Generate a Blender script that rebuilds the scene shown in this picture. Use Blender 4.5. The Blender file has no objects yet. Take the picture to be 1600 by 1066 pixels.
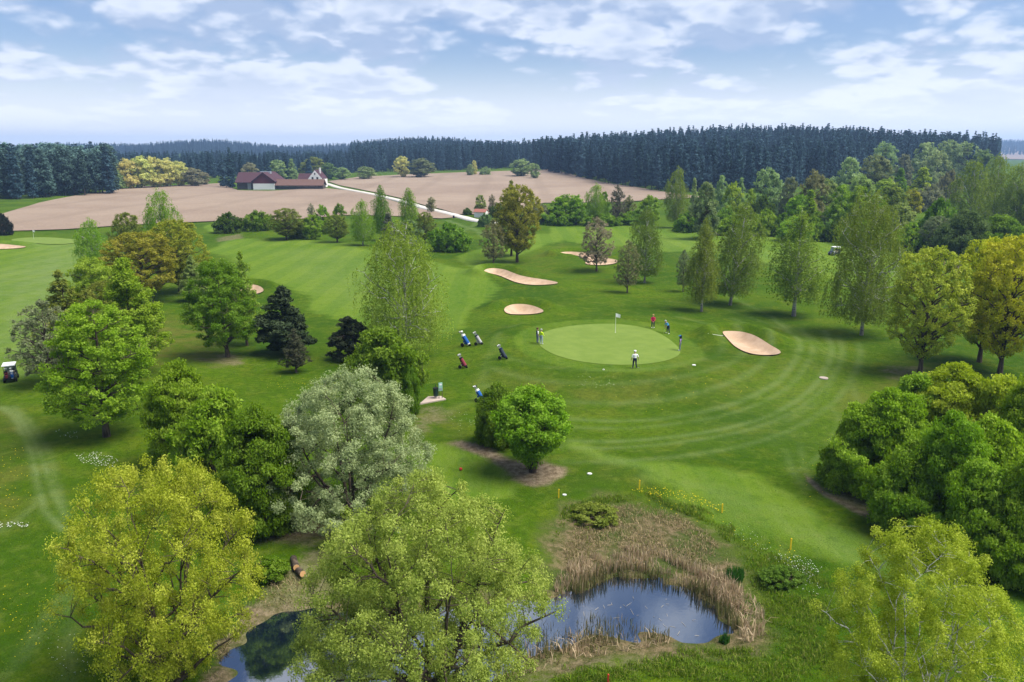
import bpy, bmesh, math, random
import numpy as np
from mathutils import Vector, Matrix
from mathutils.geometry import delaunay_2d_cdt

random.seed(7)
SC = bpy.context.scene
COL = SC.collection
PI = math.pi

# ---------------------------------------------------------------- camera, sky, sun, exposure
CAM_H = 22.0
F = 1244.0                      # focal length in pixels of the 1600 x 1066 photograph
PITCH = math.atan((533 - 236) / F)
SP, CP = math.sin(PITCH), math.cos(PITCH)
cam = bpy.data.cameras.new('camera')
cam.sensor_width = 36.0
cam.lens = 36.0 * F / 1600.0
cam.clip_start = 0.5
cam.clip_end = 20000
camo = bpy.data.objects.new('camera', cam)
COL.objects.link(camo)
camo.location = (0, 0, CAM_H)
camo.rotation_euler = (PI / 2 - PITCH, 0, 0)
SC.camera = camo

SUN_EL, SUN_AZ = math.radians(60), math.radians(104)     # azimuth clockwise from +Y
SKY_STRENGTH = 0.095
SUN_STRENGTH = 3.8
HAZE = 0.00019
SC.view_settings.view_transform = 'Standard'
SC.view_settings.look = 'None'
SC.view_settings.exposure = 1.0
SC.view_settings.gamma = 1.0
SC.view_settings.use_curve_mapping = False

cy = SC.cycles
cy.max_bounces = 7
cy.diffuse_bounces = 3
cy.glossy_bounces = 3
cy.transmission_bounces = 5
cy.transparent_max_bounces = 6
cy.volume_bounces = 0
cy.use_denoising = True
cy.caustics_reflective = False
cy.caustics_refractive = False
cy.sample_clamp_indirect = 6.0


class NT:
    """small helper that writes node trees"""
    def __init__(self, tree):
        self.t = tree
        self.n = tree.nodes
        self.l = tree.links

    def new(self, typ, **kw):
        n = self.n.new(typ)
        for k, v in kw.items():
            setattr(n, k, v)
        return n

    def put(self, sock, v):
        if hasattr(v, 'links') and hasattr(v, 'node'):
            self.l.new(v, sock)
        elif isinstance(v, (tuple, list)) and sock.type == 'RGBA' and len(v) == 3:
            sock.default_value = (*v, 1)
        else:
            sock.default_value = v

    def math(self, op, a, b=None, c=None, clamp=False):
        n = self.new('ShaderNodeMath', operation=op, use_clamp=clamp)
        self.put(n.inputs[0], a)
        if b is not None:
            self.put(n.inputs[1], b)
        if c is not None:
            self.put(n.inputs[2], c)
        return n.outputs[0]

    def vmath(self, op, a, b=None, scale=None):
        n = self.new('ShaderNodeVectorMath', operation=op)
        self.put(n.inputs[0], a)
        if b is not None:
            self.put(n.inputs[1], b)
        if scale is not None:
            self.put(n.inputs['Scale'], scale)
        return n.outputs['Value'] if op in ('LENGTH', 'DOT_PRODUCT') else n.outputs[0]

    def mix(self, f, a, b, mode='MIX'):
        n = self.new('ShaderNodeMix', data_type='RGBA', blend_type=mode)
        self.put(n.inputs[0], f)
        self.put(n.inputs[6], a)
        self.put(n.inputs[7], b)
        return n.outputs[2]

    def smooth(self, v, lo, hi, a=0.0, b=1.0):
        n = self.new('ShaderNodeMapRange', interpolation_type='SMOOTHSTEP')
        self.put(n.inputs[0], v)
        for i, x in zip((1, 2, 3, 4), (lo, hi, a, b)):
            self.put(n.inputs[i], x)
        return n.outputs[0]

    def lin(self, v, lo, hi, a=0.0, b=1.0):
        n = self.new('ShaderNodeMapRange')
        self.put(n.inputs[0], v)
        for i, x in zip((1, 2, 3, 4), (lo, hi, a, b)):
            self.put(n.inputs[i], x)
        return n.outputs[0]

    def noise(self, vec, scale, detail=3, rough=0.55, dist=0.0):
        n = self.new('ShaderNodeTexNoise')
        self.put(n.inputs['Vector'], vec)
        self.put(n.inputs['Scale'], scale)
        n.inputs['Detail'].default_value = detail
        n.inputs['Roughness'].default_value = rough
        n.inputs['Distortion'].default_value = dist
        return n.outputs[0]

    def comb(self, x, y, z):
        n = self.new('ShaderNodeCombineXYZ')
        for i, v in enumerate((x, y, z)):
            self.put(n.inputs[i], v)
        return n.outputs[0]

    def sep(self, v):
        n = self.new('ShaderNodeSeparateXYZ')
        self.put(n.inputs[0], v)
        return n.outputs

    def attr(self, name):
        n = self.new('ShaderNodeAttribute', attribute_name=name)
        return n.outputs['Fac']


world = bpy.data.worlds.new('World')
SC.world = world
world.use_nodes = True
world.cycles.sampling_method = 'MANUAL'
world.cycles.sample_map_resolution = 512
w = NT(world.node_tree)
w.n.clear()
wout = w.new('ShaderNodeOutputWorld')
bg = w.new('ShaderNodeBackground')
w.l.new(bg.outputs[0], wout.inputs[0])
skyt = w.new('ShaderNodeTexSky', sky_type='NISHITA', sun_disc=False)
skyt.sun_elevation = SUN_EL
skyt.sun_rotation = SUN_AZ
skyt.altitude = 450
skyt.air_density = 1.0
skyt.dust_density = 1.2
skyt.ozone_density = 2.0
d = w.new('ShaderNodeTexCoord').outputs['Generated']
dx, dy, dz = w.sep(d)
zc = w.math('MAXIMUM', dz, 0.0)
# cloud layer: directions laid on a gently curved ceiling, so that clouds shrink and flatten towards the horizon
inv = w.math('DIVIDE', 1.0, w.math('ADD', zc, 0.10))
lz = w.math('LOGARITHM', w.math('ADD', zc, 0.055), 2.718)


def cloud_vec(up):
    z2 = w.math('ADD', lz, up)
    k = w.math('ADD', 1.0, w.math('MULTIPLY', inv, 0.10))
    return w.comb(w.math('MULTIPLY', dx, k), w.math('MULTIPLY', dy, k), w.math('MULTIPLY', z2, 0.50))


def cloud_density(up):
    v = cloud_vec(up)
    big = w.noise(v, 2.2, 2, 0.5, 0.15)
    warp = w.new('ShaderNodeTexNoise')
    w.put(warp.inputs['Vector'], v)
    warp.inputs['Scale'].default_value = 14.0
    warp.inputs['Detail'].default_value = 5
    v2 = w.vmath('ADD', v, w.vmath('SCALE', warp.outputs['Color'], scale=0.075))
    acc = w.math('MULTIPLY', big, 0.62)
    for sc_, amp in ((5.5, .22), (12.0, .125), (27.0, .07)):
        vo = w.new('ShaderNodeTexVoronoi', feature='F1')
        w.put(vo.inputs['Vector'], v2)
        vo.inputs['Scale'].default_value = sc_
        acc = w.math('ADD', acc, w.math('MULTIPLY', w.math('SUBTRACT', 1.0, vo.outputs['Distance']), amp))
    return acc


den = cloud_density(0.0)
den_up = cloud_density(0.13)
thr = w.smooth(zc, 0.14, 0.50, 0.0, 0.045)
mask = w.smooth(w.math('SUBTRACT', den, thr), 0.405, 0.515)
relief = w.smooth(w.math('SUBTRACT', den, den_up), -0.05, 0.055)
thick = w.smooth(den, 0.53, 0.66)
lit = w.math('MULTIPLY', w.math('ADD', w.math('MULTIPLY', relief, 0.8), 0.2), w.math('SUBTRACT', 1.0, w.math('MULTIPLY', thick, 0.72)), clamp=True)
blue = w.mix(1.0, skyt.outputs[0], (.62, .64, .74), 'MULTIPLY')
ccol = w.mix(lit, (1.95, 2.65, 4.0), (5.0, 5.35, 6.1))
s1 = w.mix(w.math('MULTIPLY', mask, 0.84), blue, ccol)
hz = w.smooth(zc, 0.135, 0.0)
hz = w.math('MULTIPLY', w.math('POWER', hz, 1.45), 0.97)
s2 = w.mix(hz, s1, (6.9, 7.05, 7.4))
w.l.new(s2, bg.inputs[0])
bg.inputs[1].default_value = SKY_STRENGTH

sl = bpy.data.lights.new('sun', 'SUN')
sl.energy = SUN_STRENGTH
sl.angle = math.radians(40)
sl.color = (1.0, 0.95, 0.86)
so = bpy.data.objects.new('sun', sl)
COL.objects.link(so)
sdir = Vector((math.sin(SUN_AZ) * math.cos(SUN_EL), math.cos(SUN_AZ) * math.cos(SUN_EL), math.sin(SUN_EL)))
so.rotation_euler = sdir.to_track_quat('Z', 'Y').to_euler()
so.location = (0, 100, 200)


# ---------------------------------------------------------------- pixel rays of the photograph -> places in the world
def ray(px, py):
    a = (np.asarray(px, float) - 800) / F
    b = (533 - np.asarray(py, float)) / F
    return a, CP + b * SP, -SP + b * CP


def unp(px, py, z=0.0):
    a, b, c = ray(px, py)
    t = (z - CAM_H) / c
    return np.stack([a * t, b * t], -1)


def P(pts, z=0.0):
    pts = np.asarray(pts, float)
    return unp(pts[:, 0], pts[:, 1], z)


def smoothstep(a, b, x):
    t = np.clip((x - a) / (b - a), 0, 1)
    return t * t * (3 - 2 * t)


def seg_dist(xy, poly, closed=True):
    n = len(poly)
    best = np.full(len(xy), 1e18)
    for i in range(n if closed else n - 1):
        a, b = poly[i], poly[(i + 1) % n]
        ab = b - a
        L = max(ab @ ab, 1e-9)
        t = np.clip(((xy - a) @ ab) / L, 0, 1)
        q = xy - a - t[:, None] * ab
        best = np.minimum(best, (q * q).sum(1))
    return np.sqrt(best)


def inside(xy, poly):
    r = np.zeros(len(xy), bool)
    x, y = xy[:, 0], xy[:, 1]
    n = len(poly)
    for i in range(n):
        x1, y1 = poly[i]
        x2, y2 = poly[(i + 1) % n]
        c = ((y1 > y) != (y2 > y))
        with np.errstate(divide='ignore', invalid='ignore'):
            xi = (x2 - x1) * (y - y1) / (y2 - y1 + 1e-12) + x1
        r ^= c & (x < xi)
    return r


def sdf(xy, poly, reach=60.0):
    """signed distance, negative inside; exact only within reach of the outline"""
    out = np.full(len(xy), 1e6)
    lo, hi = poly.min(0) - reach, poly.max(0) + reach
    m = ((xy > lo) & (xy < hi)).all(1)
    if m.any():
        s = xy[m]
        dd = seg_dist(s, poly)
        dd[inside(s, poly)] *= -1
        out[m] = dd
    return out


def rounded(poly, it=2):
    p = np.asarray(poly, float)
    for _ in range(it):
        q = np.roll(p, -1, 0)
        p = np.stack([p * .75 + q * .25, p * .25 + q * .75], 1).reshape(-1, 2)
    return p


GREEN_PX = [(836, 532), (846, 519), (885, 510), (930, 506), (980, 507), (1022, 516), (1050, 530), (1067, 549), (1052, 562), (1010, 570), (950, 571), (890, 563), (852, 549)]
GREEN = rounded(P(GREEN_PX, 1.2))
BUNKERS_PX = [
    [(754, 427), (765, 422), (788, 424), (806, 432), (826, 435), (850, 438), (876, 443), (862, 446), (830, 447), (806, 443), (786, 434), (762, 430)],
    [(868, 399), (885, 396), (905, 397), (924, 399), (940, 404), (966, 407), (964, 413), (938, 416), (912, 414), (918, 408), (905, 402), (880, 401)],
    [(786, 485), (798, 480), (816, 479), (836, 482), (853, 488), (838, 492), (812, 493), (792, 492)],
    [(1126, 524), (1135, 522), (1158, 523), (1176, 528), (1196, 537), (1222, 551), (1216, 556), (1190, 557), (1166, 553), (1146, 542)],
    [(-30, 383), (0, 384), (30, 386), (45, 387), (20, 390), (-30, 391)],
    [(372, 455), (385, 448), (402, 449), (415, 455), (402, 461), (382, 461)],
    [(1110, 366), (1122, 364), (1140, 366), (1134, 369), (1118, 369)],
]
BUNK_Z = [0.3, 0.3, 0.4, 0.7, 0.2, 0.2, 0.2]
BUNKERS = [rounded(P(b, z)) for b, z in zip(BUNKERS_PX, BUNK_Z)]
POND_Z = -0.8
POND_PX = [(893, 925), (930, 905), (985, 893), (1040, 905), (1090, 925), (1140, 955), (1160, 985), (1122, 1000), (1075, 1005), (1000, 996), (940, 992), (890, 1004), (840, 1032), (790, 1058), (720, 1068), (600, 1084), (520, 1120), (420, 1170), (330, 1180), (338, 1080), (348, 1030), (368, 992), (392, 966), (430, 950), (500, 945), (600, 948), (700, 943), (800, 938)]
POND = rounded(P(POND_PX, POND_Z), 1)
HOLLOW_PX = [(855, 850), (870, 800), (930, 785), (1010, 775), (1100, 800), (1170, 830), (1240, 880), (1260, 960), (1230, 1010), (1100, 1040), (900, 1040), (850, 960)]
HOLLOW = P(HOLLOW_PX, -0.3)
HILLS = [  # x, y, height, sx, sy
    (265, 860, 21, 230, 230), (-135, 1300, 17, 140, 260), (-790, 2150, 27, 170, 220), (-420, 2200, 17, 160, 200), (-1150, 2200, 18, 200, 200),
    (2150, 4050, 52, 900, 600), (-700, 900, 8, 250, 200), (-40, 650, 3, 200, 140), (-620, 3000, 26, 500, 300),
]


def H(x, y):
    """height of the ground"""
    x = np.asarray(x, float)
    y = np.asarray(y, float)
    shp = x.shape
    xy = np.stack([x.ravel(), y.ravel()], -1)
    X, Y = xy[:, 0], xy[:, 1]
    r = np.hypot(X, Y)
    z = 0.22 * np.sin(X * .071 + 1.3) * np.sin(Y * .063 + .4) + 0.13 * np.sin(X * .16 + Y * .11) + 0.05 * np.sin(X * .41 - Y * .3 + 1)
    z = z * smoothstep(600, 200, r)
    for hx, hy, hh, sx, sy in HILLS:
        z = z + hh * np.exp(-((X - hx) / sx) ** 2 - ((Y - hy) / sy) ** 2)
    sg = sdf(xy, GREEN)
    k = 1 - smoothstep(2.0, 13.0, sg)
    z = z * (1 - k) + 1.2 * k
    z = z + 0.25 * np.exp(-((sg - 4.5) / 1.6) ** 2) * smoothstep(80, 95, Y)
    for b, bz in zip(BUNKERS, BUNK_Z):
        sb = sdf(xy, b, 25)
        c = b.mean(0)
        kk = 1 - smoothstep(3, 9, sb)
        z = z * (1 - kk) + bz * kk
        # a raised lip towards the far side, the sand cut in below the turf
        far = smoothstep(-1.5, 3.5, (Y - c[1]))
        z = z + (0.95 * far + 0.16) * np.exp(-((sb - 1.7) / 1.5) ** 2)
        z = z - 0.62 * (1 - smoothstep(-1.2, 0.2, sb))
    sp = sdf(xy, POND) - .25 + .30 * np.sin(X * 1.9 + 1.5 * np.sin(Y * 1.3)) + .22 * np.sin(Y * 3.1 + 2 * np.sin(X * 1.1))
    sh = sdf(xy, HOLLOW)
    z = z - 0.45 * (1 - smoothstep(-1.5, 2.0, sh))
    kp = 1 - smoothstep(0.0, 3.0, sp)
    z = z * (1 - kp) + (POND_Z + 0.05) * kp
    z = z - 0.6 * (1 - smoothstep(-1.6, 0.1, sp))
    return z.reshape(shp)


def hit(px, py):
    z = 0.0
    for _ in range(10):
        q = unp(px, py, z)
        z = float(H(np.array([q[0]]), np.array([q[1]]))[0])
    return float(q[0]), float(q[1]), z


def hits(px, py):
    z = np.zeros(len(px))
    for _ in range(7):
        a, b, c = ray(px, py)
        t = (z - CAM_H) / c
        X, Y = a * t, b * t
        z = H(X, Y)
    return X, Y, z


# ---------------------------------------------------------------- object helpers
def tag(o, label=None, cat=None, group=None, kind=None):
    if label:
        o['label'] = label
    if cat:
        o['category'] = cat
    if group:
        o['group'] = group
    if kind:
        o['kind'] = kind
    return o


def link(name, data, parent=None, loc=None):
    o = bpy.data.objects.new(name, data)
    COL.objects.link(o)
    if parent:
        o.parent = parent
    if loc is not None:
        o.location = loc
    return o


def empty(name, loc=(0, 0, 0), rz=0.0):
    o = bpy.data.objects.new(name, None)
    o.empty_display_size = 0.3
    COL.objects.link(o)
    o.location = loc
    o.rotation_euler = (0, 0, rz)
    return o


def np_mesh(name, verts, loops, sizes, mats=(), midx=None, attrs=None, smooth=False):
    """mesh from arrays: verts (n,3), loops flat vertex indices, sizes per face"""
    me = bpy.data.meshes.new(name)
    verts = np.asarray(verts, np.float32)
    loops = np.asarray(loops, np.int32).ravel()
    sizes = np.asarray(sizes, np.int32)
    me.vertices.add(len(verts))
    me.vertices.foreach_set('co', verts.ravel())
    me.loops.add(len(loops))
    me.loops.foreach_set('vertex_index', loops)
    me.polygons.add(len(sizes))
    starts = np.concatenate([[0], np.cumsum(sizes)[:-1]]).astype(np.int32)
    me.polygons.foreach_set('loop_start', starts)
    me.polygons.foreach_set('loop_total', sizes)
    for m in mats:
        me.materials.append(m)
    if midx is not None:
        me.polygons.foreach_set('material_index', np.asarray(midx, np.int32))
    if smooth:
        me.polygons.foreach_set('use_smooth', np.ones(len(sizes), bool))
    if attrs:
        for k, v in attrs.items():
            a = me.attributes.new(k, 'FLOAT', 'POINT')
            a.data.foreach_set('value', np.asarray(v, np.float32))
    me.update(calc_edges=True)
    return me


class MB:
    """collects boxes, prisms, tubes and lathes into one mesh"""
    def __init__(self):
        self.bm = bmesh.new()

    def box(self, x0, x1, y0, y1, z0, z1, mi=0, bev=0.0):
        r = bmesh.ops.create_cube(self.bm, size=1)
        vs = r['verts']
        for v in vs:
            v.co = Vector(((x0 + x1) / 2 + v.co.x * (x1 - x0), (y0 + y1) / 2 + v.co.y * (y1 - y0), (z0 + z1) / 2 + v.co.z * (z1 - z0)))
        fs = {f for v in vs for f in v.link_faces}
        for f in fs:
            f.material_index = mi
        if bev:
            es = list({e for v in vs for e in v.link_edges})
            bmesh.ops.bevel(self.bm, geom=es, offset=bev, segments=2, affect='EDGES', profile=0.6)
        return self

    def prism(self, outline, axis, a, b, mi=0):
        """outline: 2-D points in the plane across the axis"""
        def mk(u, v, t):
            return {'x': (t, u, v), 'y': (u, t, v), 'z': (u, v, t)}[axis]
        A = [self.bm.verts.new(mk(u, v, a)) for u, v in outline]
        B = [self.bm.verts.new(mk(u, v, b)) for u, v in outline]
        n = len(outline)
        fs = [self.bm.faces.new(A), self.bm.faces.new(B[::-1])]
        for i in range(n):
            fs.append(self.bm.faces.new((A[i], B[i], B[(i + 1) % n], A[(i + 1) % n])))
        for f in fs:
            f.material_index = mi
        return self

    def tube(self, pts, r, k=6, mi=0):
        pts = [Vector(p) for p in pts]
        rs = r if isinstance(r, (list, tuple)) else [r] * len(pts)
        rings = []
        for i, p in enumerate(pts):
            t = (pts[min(i + 1, len(pts) - 1)] - pts[max(i - 1, 0)]).normalized()
            u = t.orthogonal().normalized()
            v = t.cross(u)
            if rings:
                pass
            rings.append([self.bm.verts.new(p + (u * math.cos(2 * PI * j / k) + v * math.sin(2 * PI * j / k)) * rs[i]) for j in range(k)])
        fs = []
        for a, b in zip(rings, rings[1:]):
            for j in range(k):
                fs.append(self.bm.faces.new((a[j], a[(j + 1) % k], b[(j + 1) % k], b[j])))
        fs.append(self.bm.faces.new(rings[0][::-1]))
        fs.append(self.bm.faces.new(rings[-1]))
        for f in fs:
            f.material_index = mi
        return self

    def lathe(self, prof, k=12, c=(0, 0, 0), axis='z', mi=0):
        def mk(r, h, a):
            x, y = r * math.cos(a), r * math.sin(a)
            q = {'z': (x, y, h), 'x': (h, x, y), 'y': (x, h, y)}[axis]
            return (q[0] + c[0], q[1] + c[1], q[2] + c[2])
        rings = [[self.bm.verts.new(mk(max(r, 1e-4), h, 2 * PI * j / k)) for j in range(k)] for r, h in prof]
        fs = []
        for a, b in zip(rings, rings[1:]):
            for j in range(k):
                fs.append(self.bm.faces.new((a[j], a[(j + 1) % k], b[(j + 1) % k], b[j])))
        fs.append(self.bm.faces.new(rings[0][::-1]))
        fs.append(self.bm.faces.new(rings[-1]))
        for f in fs:
            f.material_index = mi
        return self

    def build(self, name, mats, parent=None, loc=None, smooth=False):
        bmesh.ops.recalc_face_normals(self.bm, faces=self.bm.faces)
        me = bpy.data.meshes.new(name)
        self.bm.to_mesh(me)
        self.bm.free()
        for m in (mats if isinstance(mats, (list, tuple)) else [mats]):
            me.materials.append(m)
        if smooth:
            me.polygons.foreach_set('use_smooth', np.ones(len(me.polygons), bool))
        return link(name, me, parent, loc)


def copy_tree(o, parent=None):
    c = o.copy()
    COL.objects.link(c)
    if parent:
        c.parent = parent
    for ch in list(o.children):
        copy_tree(ch, c)
    return c


# ---------------------------------------------------------------- materials
def mat(name):
    m = bpy.data.materials.new(name)
    m.use_nodes = True
    t = NT(m.node_tree)
    t.n.clear()
    out = t.new('ShaderNodeOutputMaterial')
    return m, t, out


def plain(name, col, rough=0.6, spec=0.3, metal=0.0, var=0.12, scale=6.0):
    m, t, out = mat(name)
    b = t.new('ShaderNodeBsdfPrincipled')
    co = t.new('ShaderNodeTexCoord').outputs['Object']
    n = t.noise(co, scale, 4)
    c = t.mix(n, tuple(x * (1 - var) for x in col), tuple(min(1, x * (1 + var)) for x in col))
    t.put(b.inputs['Base Color'], c)
    b.inputs['Roughness'].default_value = rough
    b.inputs['Specular IOR Level'].default_value = spec
    b.inputs['Metallic'].default_value = metal
    t.l.new(b.outputs[0], out.inputs[0])
    return m


def leaf_material(name, trans=0.48, fixed=None, gloss=0.35):
    """leaves take the colour of their crown object, each leaf a little different"""
    m, t, out = mat(name)
    if fixed is None:
        oi = t.new('ShaderNodeObjectInfo')
        base = oi.outputs['Color']
    else:
        oi = t.new('ShaderNodeObjectInfo')
        hs = t.new('ShaderNodeHueSaturation')
        hs.inputs['Color'].default_value = (*fixed, 1)
        t.put(hs.inputs['Hue'], t.lin(oi.outputs['Random'], 0, 1, 0.475, 0.525))
        t.put(hs.inputs['Value'], t.lin(oi.outputs['Random'], 0, 1, 0.5, 1.75))
        base = hs.outputs[0]
    tint = t.attr('tint')
    hs2 = t.new('ShaderNodeHueSaturation')
    t.put(hs2.inputs['Color'], base)
    t.put(hs2.inputs['Hue'], t.lin(tint, 0, 1, 0.515, 0.485))
    t.put(hs2.inputs['Saturation'], t.lin(tint, 0, 1, 1.05, 0.92))
    t.put(hs2.inputs['Value'], t.lin(tint, 0, 1, 0.62, 1.38))
    c = hs2.outputs[0]
    df = t.new('ShaderNodeBsdfDiffuse')
    tr = t.new('ShaderNodeBsdfTranslucent')
    gl = t.new('ShaderNodeBsdfGlossy')
    gl.inputs['Roughness'].default_value = 0.5
    gl.inputs['Color'].default_value = (.5, .5, .5, 1)
    t.put(df.inputs[0], c)
    t.put(tr.inputs[0], t.mix(0.35, c, (1.0, 0.95, 0.30), 'MULTIPLY'))
    mx = t.new('ShaderNodeMixShader')
    mx.inputs[0].default_value = trans
    t.l.new(df.outputs[0], mx.inputs[1])
    t.l.new(tr.outputs[0], mx.inputs[2])
    m2 = t.new('ShaderNodeMixShader')
    m2.inputs[0].default_value = 0.012 * gloss / 0.35
    t.l.new(mx.outputs[0], m2.inputs[1])
    t.l.new(gl.outputs[0], m2.inputs[2])
    t.l.new(m2.outputs[0], out.inputs[0])
    return m


def bark_material(name, a, b, scale=(3, 3, 1), birch=False):
    m, t, out = mat(name)
    p = t.new('ShaderNodeBsdfPrincipled')
    co = t.new('ShaderNodeTexCoord').outputs['Object']
    v = t.vmath('MULTIPLY', co, scale)
    n = t.noise(v, 2.0, 5, 0.65)
    if birch:
        f = t.smooth(n, 0.50, 0.60)
        z = t.sep(co)[2]
        low = t.smooth(t.math('ADD', z, t.math('MULTIPLY', n, 2.5)), 1.6, 2.8, 0.75, 0.0)
        f = t.math('MAXIMUM', f, low)
    else:
        f = t.smooth(n, 0.35, 0.65)
    c = t.mix(f, a, b)
    t.put(p.inputs['Base Color'], c)
    p.inputs['Roughness'].default_value = 0.85
    p.inputs['Specular IOR Level'].default_value = 0.2
    bp = t.new('ShaderNodeBump')
    bp.inputs['Strength'].default_value = 0.5
    bp.inputs['Distance'].default_value = 0.05
    t.put(bp.inputs['Height'], n)
    t.l.new(bp.outputs[0], p.inputs['Normal'])
    t.l.new(p.outputs[0], out.inputs[0])
    return m


M = {}
M['leaf'] = leaf_material('leaves')
M['needle'] = leaf_material('spruce_needles', 0.22, (0.040, 0.082, 0.096), 0.15)
M['larch'] = leaf_material('larch_needles', 0.15, (0.075, 0.135, 0.115), 0.15)
M['pine'] = leaf_material('pine_needles', 0.08, None, 0.2)
M['bark'] = bark_material('brown_bark', (0.11, 0.085, 0.06), (0.035, 0.027, 0.02), (3, 3, .8))
M['birchbark'] = bark_material('birch_bark', (0.55, 0.53, 0.49), (0.05, 0.045, 0.04), (1.5, 1.5, 5), True)
M['twig'] = bark_material('twig_bark', (0.13, 0.10, 0.08), (0.06, 0.045, 0.035), (3, 3, 1))

# ================================================================ GROUND
ROAD_PX = [(496, 282), (508, 287), (530, 294), (560, 300), (590, 306), (620, 313), (650, 322), (690, 332), (720, 340), (745, 346), (790, 352)]
FIELD_L_PX = [(-200, 372), (-60, 348), (0, 336), (60, 318), (120, 306), (165, 300), (215, 293), (300, 291), (345, 289), (372, 299), (420, 300), (505, 296), (540, 299), (580, 306), (640, 322), (690, 334), (715, 341), (690, 343), (600, 338), (540, 338), (440, 344), (340, 346), (250, 350), (190, 354), (100, 358), (20, 362), (-60, 368)]
FIELD_R_PX = [(512, 284), (560, 277), (640, 273), (740, 269), (800, 267.5), (838, 267), (850, 272), (940, 286), (1000, 294), (1042, 301), (1100, 309), (1040, 312), (980, 316), (850, 318), (800, 331), (756, 336), (716, 336), (690, 328), (650, 318), (620, 309), (590, 302), (560, 296), (530, 290)]
FIELD_FAR_PX = [(1535, 243.5), (1560, 241.5), (1640, 241), (1800, 243), (1760, 250), (1620, 250.5), (1560, 249), (1536, 247)]

fair = [
    P([(322, 385), (370, 372), (470, 375), (560, 384), (592, 398), (690, 408), (740, 424), (772, 448), (750, 470), (712, 498), (690, 535), (640, 560), (566, 520), (505, 486), (455, 456), (408, 440), (382, 420), (350, 405)]),
    P([(-160, 385), (0, 378), (130, 372), (186, 384), (196, 420), (120, 470), (66, 556), (0, 604), (-200, 700)]),
    P([(850, 357), (930, 352), (1040, 352), (1180, 362), (1300, 375), (1480, 420), (1560, 470), (1480, 470), (1330, 440), (1250, 425), (1120, 400), (970, 386), (860, 372)]),
    P([(868, 672), (930, 690), (1040, 716), (1170, 756), (1290, 806), (1400, 850), (1600, 930), (1800, 1010), (1800, 1200), (1640, 1050), (1480, 960), (1350, 906), (1240, 856), (1120, 792), (1000, 748), (900, 722)]),
    P([(640, 700), (690, 690), (770, 730), (820, 758), (800, 776), (730, 768), (640, 740)]),
    P([(700, 405), (780, 380), (850, 362), (880, 376), (830, 396), (790, 412), (740, 422)]),
    P([(320, 346), (352, 343), (358, 358), (330, 364)]),
]
fair = [rounded(f) for f in fair]


def ell(cx, cy_, rx, ry, a0, a1, n=40, z=0.4):
    t = np.radians(np.linspace(a0, a1, n))
    return unp(cx + rx * np.cos(t), cy_ + ry * np.sin(t), z)


TRACKS = [(P(p), w_, s) for p, w_, s in [
    ([(0, 640), (22, 655), (42, 690), (52, 720), (60, 760), (70, 800), (100, 830)], .22, .75),
    ([(6, 640), (30, 655), (52, 690), (68, 725), (84, 770), (104, 812)], .22, .75),
    ([(20, 640), (44, 662), (66, 692), (80, 722), (86, 755), (100, 800)], .25, .5),
    ([(0, 830), (30, 812), (56, 790), (64, 770)], .3, .4),
    ([(30, 1030), (60, 980), (100, 930), (112, 910)], .35, .4),
    ([(100, 880), (110, 960), (104, 1066)], .35, .3),
    ([(1, 1060), (60, 1000), (110, 940)], .3, .3),
    ([(1262, 740), (1275, 762), (1310, 790), (1350, 808), (1400, 826)], .2, .35),
    ([(1228, 700), (1240, 740), (1262, 765)], .3, .35),
    ([(1250, 690), (1256, 730), (1276, 762)], .3, .3),
    ([(1288, 620), (1310, 650), (1300, 690), (1270, 720), (1240, 740)], .25, .35),
    ([(1330, 600), (1344, 640), (1322, 690), (1290, 730)], .25, .3),
    ([(1140, 460), (1200, 490), (1270, 530), (1310, 570), (1290, 620), (1230, 655)], .3, .35),
    ([(1040, 470), (1130, 480), (1230, 515), (1290, 560), (1300, 590)], .3, .3),
    ([(780, 545), (760, 580), (745, 620), (700, 640)], .5, .2),
    ([(700, 345), (722, 352), (745, 360), (760, 372)], .8, .7),
    ([(745, 348), (735, 356), (722, 362), (700, 366)], .6, .5),
]]
TRACKS += [(ell(950, 545, rx, ry, a0, a1), .35, s) for rx, ry, a0, a1, s in [
    (215, 62, -60, 150, .34), (255, 82, -40, 140, .42), (300, 104, -30, 130, .55), (320, 115, -20, 120, .42), (350, 136, -15, 115, .58), (366, 146, -10, 110, .45), (395, 168, -5, 100, .45), (180, 46, -150, 200, .25)]]
DIRT = [(P(p), s, soft) for p, s, soft in [
    ([(705, 688), (722, 684), (748, 690), (770, 702), (800, 716), (850, 716), (880, 728), (884, 744), (858, 752), (830, 754), (798, 744), (792, 730), (764, 716), (726, 702)], 1.0, .5),
    ([(410, 826), (470, 816), (520, 822), (520, 850), (470, 846), (420, 848)], .9, .9),
    ([(320, 560), (352, 552), (384, 560), (372, 572), (332, 572)], .55, 1.4),
    ([(1376, 580), (1430, 574), (1450, 590), (1400, 596)], .5, 1.2),
    ([(1256, 742), (1262, 745), (1290, 770), (1340, 796), (1398, 822), (1390, 824), (1330, 802), (1278, 772)], .9, .2),
    ([(1290, 764), (1330, 770), (1376, 796), (1404, 820), (1360, 806), (1312, 784)], .6, .3),
    ([(655, 640), (690, 632), (700, 645), (672, 665), (640, 672)], .45, 1.0),
    ([(340, 372), (376, 366), (380, 372), (340, 378)], .5, 1.0),
    ([(380, 935), (470, 870), (520, 860), (520, 960), (400, 990), (330, 1066), (300, 1066)], .5, .6),
    ([(700, 1066), (800, 1040), (860, 1010), (1000, 1004), (1060, 1010), (1000, 1040), (880, 1050), (800, 1080)], .35, .6),
]]
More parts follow.
